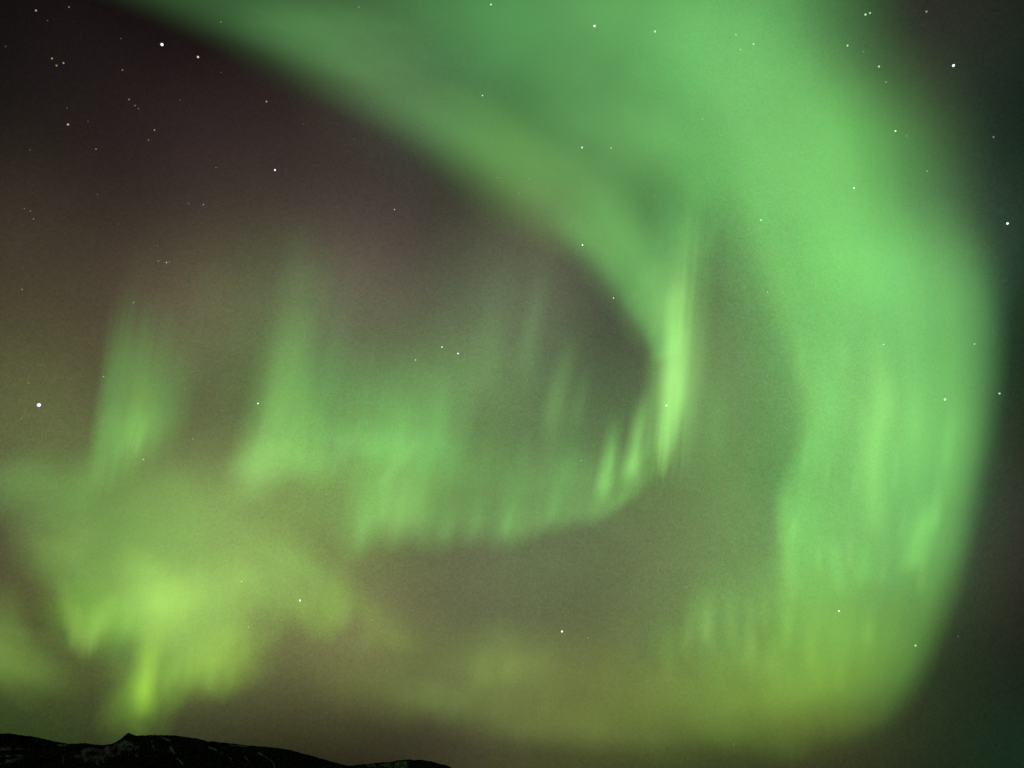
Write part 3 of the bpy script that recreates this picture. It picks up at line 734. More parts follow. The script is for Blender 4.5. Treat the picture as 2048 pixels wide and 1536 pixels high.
  st=[(-179,1010,-14,831),(-97,1040,68,861),(-15,1070,150,891),(68,1100,232,920),(150,1130,314,950)],rp=[(0,1),(1,0)]),
dict(thing='aurora_cloud',part='glow_patch',mode='band',col=(0.0594,0.1255,0.0226),streak=0,
  st=[(-50,1106,95,934),(5,1152,149,980),(60,1197,204,1026),(114,1243,259,1072),(169,1289,314,1117)],rp=[(0,1),(1,0)]),
dict(thing='aurora_streak',part='glow_patch',mode='band',col=(0.0807,0.1534,0.0251),streak=0,
  st=[(-180,1387,-158,1192),(-89,1403,-68,1208),(1,1419,22,1224),(91,1436,113,1240),(182,1452,203,1257)],rp=[(0,1),(1,0)]),
dict(thing='aurora_streak',part='glow_patch',mode='band',col=(0.0420,0.0898,0.0128),streak=0,
  st=[(-87,1357,-87,1131),(-45,1357,-45,1131),(-3,1357,-3,1131),(39,1357,39,1131),(81,1357,81,1131)],rp=[(0,1),(1,0)]),
dict(thing='aurora_curl',part='ray',mode='curtain',col=(0.0194,0.0540,0.0146),streak=0,
  st=[(1009,800,1058,480),(1030,800,1083,480),(1050,800,1107,480),(1071,800,1132,480)],up=[(0,0),(0.5,1),(1,0)],vp=[(0,0),(0.35,1),(1,0)]),
dict(thing='aurora_curl',part='ray',mode='curtain',col=(0.0194,0.0540,0.0146),streak=0,
  st=[(1053,900,1117,640),(1071,900,1139,640),(1089,900,1161,640),(1107,900,1183,640)],up=[(0,0),(0.5,1),(1,0)],vp=[(0,0),(0.35,1),(1,0)]),
dict(thing='aurora_curl',part='ray',mode='curtain',col=(0.0194,0.0540,0.0146),streak=0,
  st=[(1118,880,1159,700),(1133,880,1176,700),(1147,880,1194,700),(1162,880,1211,700)],up=[(0,0),(0.5,1),(1,0)],vp=[(0,0),(0.35,1),(1,0)]),
dict(thing='aurora_curl',part='ray',mode='curtain',col=(0.0130,0.0360,0.0097),streak=0,
  st=[(920,850,952,500),(947,850,984,500),(973,850,1016,500),(1000,850,1048,500)],up=[(0,0),(0.5,1),(1,0)],vp=[(0,0),(0.35,1),(1,0)]),
dict(thing='aurora_curl',part='ray',mode='curtain',col=(0.0115,0.0320,0.0086),streak=0,
  st=[(903,900,917,640),(921,900,939,640),(939,900,961,640),(957,900,983,640)],up=[(0,0),(0.5,1),(1,0)],vp=[(0,0),(0.35,1),(1,0)]),
dict(thing='aurora_curl',part='ray',mode='curtain',col=(0.0130,0.0360,0.0097),streak=0,
  st=[(1018,960,1034,820),(1033,960,1051,820),(1047,960,1069,820),(1062,960,1086,820)],up=[(0,0),(0.5,1),(1,0)],vp=[(0,0),(0.35,1),(1,0)]),
dict(thing='aurora_curl',part='ray',mode='curtain',col=(0.0281,0.0780,0.0211),streak=0,
  st=[(990,1092,1008,980),(1001,1092,1021,980),(1011,1092,1035,980),(1022,1092,1048,980)],up=[(0,0),(0.5,1),(1,0)],vp=[(0,0),(0.35,1),(1,0)]),
dict(thing='aurora_curl',part='ray',mode='curtain',col=(0.0166,0.0460,0.0124),streak=0,
  st=[(864,1100,881,1000),(877,1100,897,1000),(891,1100,913,1000),(904,1100,929,1000)],up=[(0,0),(0.5,1),(1,0)],vp=[(0,0),(0.35,1),(1,0)]),
dict(thing='aurora_curl',part='ray',mode='curtain',col=(0.0119,0.0330,0.0089),streak=0,
  st=[(932,1085,938,980),(944,1085,953,980),(956,1085,967,980),(968,1085,982,980)],up=[(0,0),(0.5,1),(1,0)],vp=[(0,0),(0.35,1),(1,0)]),
dict(thing='aurora_curl',part='ray',mode='curtain',col=(0.0140,0.0390,0.0105),streak=0,
  st=[(1078,1060,1096,950),(1091,1060,1112,950),(1105,1060,1128,950),(1118,1060,1144,950)],up=[(0,0),(0.5,1),(1,0)],vp=[(0,0),(0.35,1),(1,0)]),
dict(thing='aurora_curl',part='ray',mode='curtain',col=(0.0234,0.0650,0.0176),streak=0,
  st=[(1250,960,1276,770),(1258,960,1285,770),(1266,960,1295,770),(1274,960,1304,770)],up=[(0,0),(0.5,1),(1,0)],vp=[(0,0),(0.35,1),(1,0)]),
dict(thing='aurora_curl',part='ray',mode='curtain',col=(0.0187,0.0520,0.0140),streak=0,
  st=[(1282,930,1296,790),(1289,930,1304,790),(1295,930,1312,790),(1302,930,1320,790)],up=[(0,0),(0.5,1),(1,0)],vp=[(0,0),(0.35,1),(1,0)]),
dict(thing='aurora_curl',part='ray',mode='curtain',col=(0.0234,0.0650,0.0176),streak=0,
  st=[(1205,965,1219,850),(1212,965,1228,850),(1220,965,1236,850),(1227,965,1245,850)],up=[(0,0),(0.5,1),(1,0)],vp=[(0,0),(0.35,1),(1,0)]),
dict(thing='aurora_curl',part='ray',mode='curtain',col=(0.0140,0.0390,0.0105),streak=0,
  st=[(1226,950,1235,860),(1231,950,1242,860),(1237,950,1248,860),(1242,950,1255,860)],up=[(0,0),(0.5,1),(1,0)],vp=[(0,0),(0.35,1),(1,0)]),
dict(thing='aurora_curtain.b',part='ray',mode='curtain',col=(0.0079,0.0220,0.0059),streak=0,
  st=[(531,640,553,400),(564,640,592,400),(596,640,632,400),(629,640,671,400)],up=[(0,0),(0.5,1),(1,0)],vp=[(0,0),(0.35,1),(1,0)]),
dict(thing='aurora_curtain.b',part='ray',mode='curtain',col=(0.0065,0.0180,0.0049),streak=0,
  st=[(609,680,623,470),(630,680,648,470),(650,680,672,470),(671,680,697,470)],up=[(0,0),(0.5,1),(1,0)],vp=[(0,0),(0.35,1),(1,0)]),
dict(thing='aurora_curtain.b',part='ray',mode='curtain',col=(0.0144,0.0400,0.0108),streak=0,
  st=[(503,920,542,640),(521,920,564,640),(539,920,586,640),(557,920,608,640)],up=[(0,0),(0.5,1),(1,0)],vp=[(0,0),(0.35,1),(1,0)]),
dict(thing='aurora_curtain.b',part='ray',mode='curtain',col=(0.0090,0.0250,0.0068),streak=0,
  st=[(577,900,591,700),(592,900,611,700),(608,900,629,700),(623,900,649,700)],up=[(0,0),(0.5,1),(1,0)],vp=[(0,0),(0.35,1),(1,0)]),
dict(thing='aurora_curtain.b',part='ray',mode='curtain',col=(0.0108,0.0300,0.0081),streak=0,
  st=[(484,960,525,760),(495,960,538,760),(505,960,552,760),(516,960,565,760)],up=[(0,0),(0.5,1),(1,0)],vp=[(0,0),(0.35,1),(1,0)]),
dict(thing='aurora_curtain.c',part='ray',mode='curtain',col=(0.0036,0.0100,0.0027),streak=0,
  st=[(210,660,254,440),(236,660,285,440),(260,660,315,440),(286,660,346,440)],up=[(0,0),(0.5,1),(1,0)],vp=[(0,0),(0.35,1),(1,0)]),
dict(thing='aurora_curtain.c',part='ray',mode='curtain',col=(0.0029,0.0080,0.0022),streak=0,
  st=[(335,720,370,480),(365,720,407,480),(395,720,443,480),(425,720,480,480)],up=[(0,0),(0.5,1),(1,0)],vp=[(0,0),(0.35,1),(1,0)]),
dict(thing='aurora_curtain.c',part='ray',mode='curtain',col=(0.0234,0.0650,0.0176),streak=0,
  st=[(250,925,286,815),(259,925,297,815),(267,925,307,815),(276,925,318,815)],up=[(0,0),(0.5,1),(1,0)],vp=[(0,0),(0.35,1),(1,0)]),
dict(thing='aurora_curtain.c',part='ray',mode='curtain',col=(0.0083,0.0230,0.0062),streak=0,
  st=[(208,900,228,740),(219,900,241,740),(229,900,255,740),(240,900,268,740)],up=[(0,0),(0.5,1),(1,0)],vp=[(0,0),(0.35,1),(1,0)]),
dict(thing='aurora_curtain.c',part='ray',mode='curtain',col=(0.0047,0.0130,0.0035),streak=0,
  st=[(288,880,309,740),(303,880,326,740),(317,880,344,740),(332,880,361,740)],up=[(0,0),(0.5,1),(1,0)],vp=[(0,0),(0.35,1),(1,0)]),
dict(thing='aurora_curtain.c',part='ray',mode='curtain',col=(0.0047,0.0130,0.0035),streak=0,
  st=[(222,800,246,640),(237,800,266,640),(253,800,284,640),(268,800,304,640)],up=[(0,0),(0.5,1),(1,0)],vp=[(0,0),(0.35,1),(1,0)]),
dict(thing='aurora_curtain.c',part='ray',mode='curtain',col=(0.0068,0.0190,0.0051),streak=0,
  st=[(182,980,197,860),(191,980,209,860),(201,980,221,860),(210,980,233,860)],up=[(0,0),(0.5,1),(1,0)],vp=[(0,0),(0.35,1),(1,0)]),
dict(thing='aurora_curtain',part='ray',mode='curtain',col=(0.0216,0.0600,0.0162),streak=0,
  st=[(729,985,846,830),(744,985,866,830),(760,985,884,830),(775,985,904,830)],up=[(0,0),(0.5,1),(1,0)],vp=[(0,0),(0.35,1),(1,0)]),
dict(thing='aurora_curtain',part='ray',mode='curtain',col=(0.0259,0.0720,0.0194),streak=0,
  st=[(694,1118,714,960),(709,1118,731,960),(723,1118,749,960),(738,1118,766,960)],up=[(0,0),(0.5,1),(1,0)],vp=[(0,0),(0.35,1),(1,0)]),
dict(thing='aurora_curtain',part='ray',mode='curtain',col=(0.0130,0.0360,0.0097),streak=0,
  st=[(763,960,787,780),(781,960,809,780),(799,960,831,780),(817,960,853,780)],up=[(0,0),(0.5,1),(1,0)],vp=[(0,0),(0.35,1),(1,0)]),
dict(thing='aurora_curtain',part='ray',mode='curtain',col=(0.0050,0.0140,0.0038),streak=0,
  st=[(624,800,656,500),(648,800,685,500),(672,800,715,500),(696,800,744,500)],up=[(0,0),(0.5,1),(1,0)],vp=[(0,0),(0.35,1),(1,0)]),
dict(thing='aurora_curtain',part='ray',mode='curtain',col=(0.0130,0.0360,0.0097),streak=0,
  st=[(849,930,861,720),(864,930,881,720),(880,930,899,720),(895,930,919,720)],up=[(0,0),(0.5,1),(1,0)],vp=[(0,0),(0.35,1),(1,0)]),
dict(thing='aurora_curtain',part='ray',mode='curtain',col=(0.0130,0.0360,0.0097),streak=0,
  st=[(747,1060,758,900),(759,1060,773,900),(771,1060,787,900),(783,1060,802,900)],up=[(0,0),(0.5,1),(1,0)],vp=[(0,0),(0.35,1),(1,0)]),
dict(thing='aurora_curtain',part='ray',mode='curtain',col=(0.0108,0.0300,0.0081),streak=0,
  st=[(813,1050,824,900),(828,1050,841,900),(842,1050,859,900),(857,1050,876,900)],up=[(0,0),(0.5,1),(1,0)],vp=[(0,0),(0.35,1),(1,0)]),
dict(thing='aurora_arc',part='ray',mode='curtain',col=(0.0216,0.0600,0.0162),streak=0,
  st=[(1588,965,1606,830),(1598,965,1617,830),(1606,965,1627,830),(1616,965,1638,830)],up=[(0,0),(0.5,1),(1,0)],vp=[(0,0),(0.35,1),(1,0)]),
dict(thing='aurora_arc',part='ray',mode='curtain',col=(0.0180,0.0500,0.0135),streak=0,
  st=[(1695,1015,1703,890),(1702,1015,1712,890),(1710,1015,1720,890),(1717,1015,1729,890)],up=[(0,0),(0.5,1),(1,0)],vp=[(0,0),(0.35,1),(1,0)]),
dict(thing='aurora_arc',part='ray',mode='curtain',col=(0.0144,0.0400,0.0108),streak=0,
  st=[(1641,985,1651,890),(1647,985,1658,890),(1653,985,1666,890),(1659,985,1673,890)],up=[(0,0),(0.5,1),(1,0)],vp=[(0,0),(0.35,1),(1,0)]),
dict(thing='aurora_arc',part='ray',mode='curtain',col=(0.0144,0.0400,0.0108),streak=0,
  st=[(1704,905,1704,740),(1716,905,1719,740),(1728,905,1733,740),(1740,905,1748,740)],up=[(0,0),(0.5,1),(1,0)],vp=[(0,0),(0.35,1),(1,0)]),
dict(thing='aurora_arc',part='ray',mode='curtain',col=(0.0180,0.0500,0.0135),streak=0,
  st=[(1773,1000,1782,860),(1782,1000,1792,860),(1790,1000,1802,860),(1799,1000,1812,860)],up=[(0,0),(0.5,1),(1,0)],vp=[(0,0),(0.35,1),(1,0)]),
dict(thing='aurora_arc',part='ray',mode='curtain',col=(0.0180,0.0500,0.0135),streak=0,
  st=[(1787,1100,1799,990),(1796,1100,1809,990),(1804,1100,1819,990),(1813,1100,1829,990)],up=[(0,0),(0.5,1),(1,0)],vp=[(0,0),(0.35,1),(1,0)]),
dict(thing='aurora_arc',part='ray',mode='curtain',col=(0.0234,0.0450,0.0081),streak=0,
  st=[(1748,1190,1754,1070),(1757,1190,1766,1070),(1767,1190,1778,1070),(1776,1190,1790,1070)],up=[(0,0),(0.5,1),(1,0)],vp=[(0,0),(0.35,1),(1,0)]),
dict(thing='aurora_arc',part='ray',mode='curtain',col=(0.0260,0.0500,0.0090),streak=0,
  st=[(1622,1165,1626,1040),(1632,1165,1637,1040),(1640,1165,1647,1040),(1650,1165,1658,1040)],up=[(0,0),(0.5,1),(1,0)],vp=[(0,0),(0.35,1),(1,0)]),
dict(thing='aurora_arc',part='ray',mode='curtain',col=(0.0230,0.0640,0.0173),streak=0,
  st=[(1686,1150,1688,1040),(1694,1150,1697,1040),(1702,1150,1707,1040),(1710,1150,1716,1040)],up=[(0,0),(0.5,1),(1,0)],vp=[(0,0),(0.35,1),(1,0)]),
dict(thing='aurora_arc',part='ray',mode='curtain',col=(0.0250,0.0480,0.0086),streak=0,
  st=[(1554,1310,1555,1170),(1566,1310,1570,1170),(1578,1310,1584,1170),(1590,1310,1599,1170)],up=[(0,0),(0.5,1),(1,0)],vp=[(0,0),(0.35,1),(1,0)]),
dict(thing='aurora_arc',part='ray',mode='curtain',col=(0.0250,0.0480,0.0086),streak=0,
  st=[(1594,1350,1596,1220),(1609,1350,1613,1220),(1623,1350,1631,1220),(1638,1350,1648,1220)],up=[(0,0),(0.5,1),(1,0)],vp=[(0,0),(0.35,1),(1,0)]),
dict(thing='aurora_arc',part='ray',mode='curtain',col=(0.0250,0.0480,0.0086),streak=0,
  st=[(1715,1310,1718,1190),(1728,1310,1734,1190),(1742,1310,1750,1190),(1755,1310,1766,1190)],up=[(0,0),(0.5,1),(1,0)],vp=[(0,0),(0.35,1),(1,0)]),
dict(thing='aurora_arc',part='ray',mode='curtain',col=(0.0250,0.0480,0.0086),streak=0,
  st=[(1517,1370,1518,1230),(1532,1370,1538,1230),(1548,1370,1556,1230),(1563,1370,1576,1230)],up=[(0,0),(0.5,1),(1,0)],vp=[(0,0),(0.35,1),(1,0)]),
dict(thing='aurora_arc',part='ray',mode='curtain',col=(0.0364,0.0700,0.0126),streak=0,
  st=[(1441,1310,1428,1150),(1456,1310,1448,1150),(1472,1310,1466,1150),(1487,1310,1486,1150)],up=[(0,0),(0.5,1),(1,0)],vp=[(0,0),(0.35,1),(1,0)]),
dict(thing='aurora_arc',part='ray',mode='curtain',col=(0.0260,0.0500,0.0090),streak=0,
  st=[(1482,1340,1476,1160),(1495,1340,1492,1160),(1509,1340,1508,1160),(1522,1340,1524,1160)],up=[(0,0),(0.5,1),(1,0)],vp=[(0,0),(0.35,1),(1,0)]),
dict(thing='aurora_arc',part='ray',mode='curtain',col=(0.0156,0.0300,0.0054),streak=0,
  st=[(1311,1380,1311,1240),(1326,1380,1331,1240),(1342,1380,1349,1240),(1357,1380,1369,1240)],up=[(0,0),(0.5,1),(1,0)],vp=[(0,0),(0.35,1),(1,0)]),
dict(thing='aurora_arc',part='ray',mode='curtain',col=(0.0208,0.0400,0.0072),streak=0,
  st=[(1512,1290,1512,1130),(1521,1290,1524,1130),(1531,1290,1536,1130),(1540,1290,1548,1130)],up=[(0,0),(0.5,1),(1,0)],vp=[(0,0),(0.35,1),(1,0)]),
dict(thing='aurora_arc',part='ray',mode='curtain',col=(0.0468,0.0900,0.0162),streak=0,
  st=[(1388,1310,1396,1160),(1403,1310,1413,1160),(1417,1310,1431,1160),(1432,1310,1448,1160)],up=[(0,0),(0.5,1),(1,0)],vp=[(0,0),(0.35,1),(1,0)]),
dict(thing='aurora_arc',part='ray',mode='curtain',col=(0.0230,0.0640,0.0173),streak=0,
  st=[(1852,1085,1864,930),(1861,1085,1876,930),(1871,1085,1888,930),(1880,1085,1900,930)],up=[(0,0),(0.5,1),(1,0)],vp=[(0,0),(0.35,1),(1,0)]),
dict(thing='aurora_arc',part='ray',mode='curtain',col=(0.0173,0.0480,0.0130),streak=0,
  st=[(1872,960,1884,790),(1884,960,1899,790),(1896,960,1913,790),(1908,960,1928,790)],up=[(0,0),(0.5,1),(1,0)],vp=[(0,0),(0.35,1),(1,0)]),
dict(thing='aurora_arc',part='ray',mode='curtain',col=(0.0144,0.0400,0.0108),streak=0,
  st=[(1799,900,1801,750),(1816,900,1822,750),(1832,900,1842,750),(1849,900,1863,750)],up=[(0,0),(0.5,1),(1,0)],vp=[(0,0),(0.35,1),(1,0)]),
dict(thing='aurora_arc',part='ray',mode='curtain',col=(0.0173,0.0480,0.0130),streak=0,
  st=[(1576,800,1579,640),(1591,800,1596,640),(1605,800,1614,640),(1620,800,1631,640)],up=[(0,0),(0.5,1),(1,0)],vp=[(0,0),(0.35,1),(1,0)]),
dict(thing='aurora_arc',part='ray',mode='curtain',col=(0.0144,0.0400,0.0108),streak=0,
  st=[(1657,760,1657,600),(1675,760,1679,600),(1693,760,1701,600),(1711,760,1723,600)],up=[(0,0),(0.5,1),(1,0)],vp=[(0,0),(0.35,1),(1,0)]),
dict(thing='aurora_arc',part='ray',mode='curtain',col=(0.0250,0.0480,0.0086),streak=0,
  st=[(1822,1200,1830,1090),(1833,1200,1843,1090),(1843,1200,1857,1090),(1854,1200,1870,1090)],up=[(0,0),(0.5,1),(1,0)],vp=[(0,0),(0.35,1),(1,0)]),
dict(thing='aurora_arc',part='ray',mode='curtain',col=(0.0286,0.0550,0.0099),streak=0,
  st=[(1348,1330,1354,1180),(1363,1330,1371,1180),(1377,1330,1389,1180),(1392,1330,1406,1180)],up=[(0,0),(0.5,1),(1,0)],vp=[(0,0),(0.35,1),(1,0)]),
dict(thing='aurora_arc',part='ray',mode='curtain',col=(0.0166,0.0320,0.0058),streak=0,
  st=[(1660,1400,1661,1290),(1673,1400,1677,1290),(1687,1400,1693,1290),(1700,1400,1709,1290)],up=[(0,0),(0.5,1),(1,0)],vp=[(0,0),(0.35,1),(1,0)]),
dict(thing='aurora_arc',part='ray',mode='curtain',col=(0.0288,0.0800,0.0216),streak=0,
  st=[(1569,1090,1585,1000),(1578,1090,1595,1000),(1586,1090,1605,1000),(1595,1090,1615,1000)],up=[(0,0),(0.5,1),(1,0)],vp=[(0,0),(0.35,1),(1,0)]),
dict(thing='aurora_cloud',part='ray',mode='curtain',col=(0.0350,0.0700,0.0119),streak=0,
  st=[(253,1445,281,1260),(268,1445,301,1260),(284,1445,319,1260),(299,1445,339,1260)],up=[(0,0),(0.5,1),(1,0)],vp=[(0,0),(0.35,1),(1,0)]),
dict(thing='aurora_cloud',part='ray',mode='curtain',col=(0.0175,0.0350,0.0060),streak=0,
  st=[(306,1420,328,1300),(319,1420,344,1300),(333,1420,360,1300),(346,1420,376,1300)],up=[(0,0),(0.5,1),(1,0)],vp=[(0,0),(0.35,1),(1,0)]),
dict(thing='aurora_cloud',part='ray',mode='curtain',col=(0.0200,0.0400,0.0068),streak=0,
  st=[(149,1320,176,1210),(164,1320,196,1210),(180,1320,214,1210),(195,1320,234,1210)],up=[(0,0),(0.5,1),(1,0)],vp=[(0,0),(0.35,1),(1,0)]),
dict(thing='aurora_cloud',part='ray',mode='curtain',col=(0.0250,0.0500,0.0085),streak=0,
  st=[(392,1400,402,1310),(407,1400,419,1310),(421,1400,437,1310),(436,1400,454,1310)],up=[(0,0),(0.5,1),(1,0)],vp=[(0,0),(0.35,1),(1,0)]),
dict(thing='aurora_cloud',part='ray',mode='curtain',col=(0.0150,0.0300,0.0051),streak=0,
  st=[(436,1385,446,1300),(449,1385,462,1300),(463,1385,478,1300),(476,1385,494,1300)],up=[(0,0),(0.5,1),(1,0)],vp=[(0,0),(0.35,1),(1,0)]),
dict(thing='aurora_cloud',part='ray',mode='curtain',col=(0.0125,0.0250,0.0043),streak=0,
  st=[(352,1400,360,1290),(363,1400,373,1290),(373,1400,387,1290),(384,1400,400,1290)],up=[(0,0),(0.5,1),(1,0)],vp=[(0,0),(0.35,1),(1,0)]),
dict(thing='aurora_cloud',part='ray',mode='curtain',col=(0.0150,0.0300,0.0051),streak=0,
  st=[(230,1290,238,1180),(243,1290,254,1180),(257,1290,270,1180),(270,1290,286,1180)],up=[(0,0),(0.5,1),(1,0)],vp=[(0,0),(0.35,1),(1,0)]),
dict(thing='aurora_cloud',part='ray',mode='curtain',col=(0.0150,0.0300,0.0051),streak=0,
  st=[(468,1340,478,1240),(480,1340,493,1240),(492,1340,507,1240),(504,1340,522,1240)],up=[(0,0),(0.5,1),(1,0)],vp=[(0,0),(0.35,1),(1,0)]),
dict(thing='aurora_cloud',part='ray',mode='curtain',col=(0.0150,0.0300,0.0051),streak=0,
  st=[(124,1310,130,1240),(135,1310,143,1240),(145,1310,157,1240),(156,1310,170,1240)],up=[(0,0),(0.5,1),(1,0)],vp=[(0,0),(0.35,1),(1,0)]),
dict(thing='aurora_cloud',part='ray',mode='curtain',col=(0.0200,0.0400,0.0088),streak=0,
  st=[(661,1280,671,1180),(676,1280,691,1180),(692,1280,709,1180),(707,1280,729,1180)],up=[(0,0),(0.5,1),(1,0)],vp=[(0,0),(0.35,1),(1,0)]),
dict(thing='aurora_cloud',part='ray',mode='curtain',col=(0.0150,0.0300,0.0066),streak=0,
  st=[(595,1240,601,1150),(610,1240,621,1150),(626,1240,639,1150),(641,1240,659,1150)],up=[(0,0),(0.5,1),(1,0)],vp=[(0,0),(0.35,1),(1,0)]),
dict(thing='aurora_cloud',part='ray',mode='curtain',col=(0.0100,0.0200,0.0044),streak=0,
  st=[(706,1310,714,1240),(721,1310,731,1240),(735,1310,749,1240),(750,1310,766,1240)],up=[(0,0),(0.5,1),(1,0)],vp=[(0,0),(0.35,1),(1,0)]),
dict(thing='aurora_veil',part='ray',mode='curtain',col=(0.0180,0.0300,0.0060),streak=0,
  st=[(919,1390,931,1280),(943,1390,960,1280),(967,1390,990,1280),(991,1390,1019,1280)],up=[(0,0),(0.5,1),(1,0)],vp=[(0,0),(0.35,1),(1,0)]),
dict(thing='aurora_veil',part='ray',mode='curtain',col=(0.0120,0.0200,0.0040),streak=0,
  st=[(988,1380,997,1280),(1006,1380,1019,1280),(1024,1380,1041,1280),(1042,1380,1063,1280)],up=[(0,0),(0.5,1),(1,0)],vp=[(0,0),(0.35,1),(1,0)]),
dict(thing='aurora_veil',part='ray',mode='curtain',col=(0.0090,0.0150,0.0030),streak=0,
  st=[(825,1440,833,1340),(846,1440,858,1340),(866,1440,882,1340),(887,1440,907,1340)],up=[(0,0),(0.5,1),(1,0)],vp=[(0,0),(0.35,1),(1,0)]),
dict(thing='aurora_veil',part='ray',mode='curtain',col=(0.0090,0.0150,0.0030),streak=0,
  st=[(1059,1450,1063,1350),(1080,1450,1088,1350),(1100,1450,1112,1350),(1121,1450,1137,1350)],up=[(0,0),(0.5,1),(1,0)],vp=[(0,0),(0.35,1),(1,0)])
]

THINGS = {
    'aurora_arc': ("vast green aurora arc sweeping from the top left round and down the right side", "aurora", None),
    'aurora_curl': ("aurora curl with a brilliant yellow green fold and short rays inside the big arc", "aurora", None),
    'aurora_curtain': ("green aurora curtain with a ragged lower edge right of the tall left columns", "aurora", 'aurora curtains'),
    'aurora_curtain.b': ("aurora curtain with one tall pale green column and a bright rounded base", "aurora", 'aurora curtains'),
    'aurora_curtain.c': ("dim aurora curtain with a sharp left edge and one thin leaning ray", "aurora", 'aurora curtains'),
    'aurora_cloud': ("billowing yellow green aurora cloud above the black mountain's summit knob", "aurora", None),
    'aurora_streak': ("dim yellowish aurora streak along the left edge just above the mountain", "aurora", None),
    'aurora_veil': ("faint olive aurora veil low across the centre above the small hill", "aurora", None),
}
roots = {}
for idx, p in enumerate(PARTS):
    k = p['thing']
    if k not in roots:
        first = p['st'][len(p['st']) // 2]
        r = bpy.data.objects.new(k.split('.')[0], None)
        col.objects.link(r)
        r.empty_display_size = 100
        r.location = place(first[0], first[1], True, 0, 1)
        lab, cat, grp = THINGS[k]
        tag(r, lab, cat, grp)
        roots[k] = r
bpy.context.view_layer.update()
for idx, p in enumerate(PARTS):
    sheet(p['part'], p, idx, roots[p['thing']])

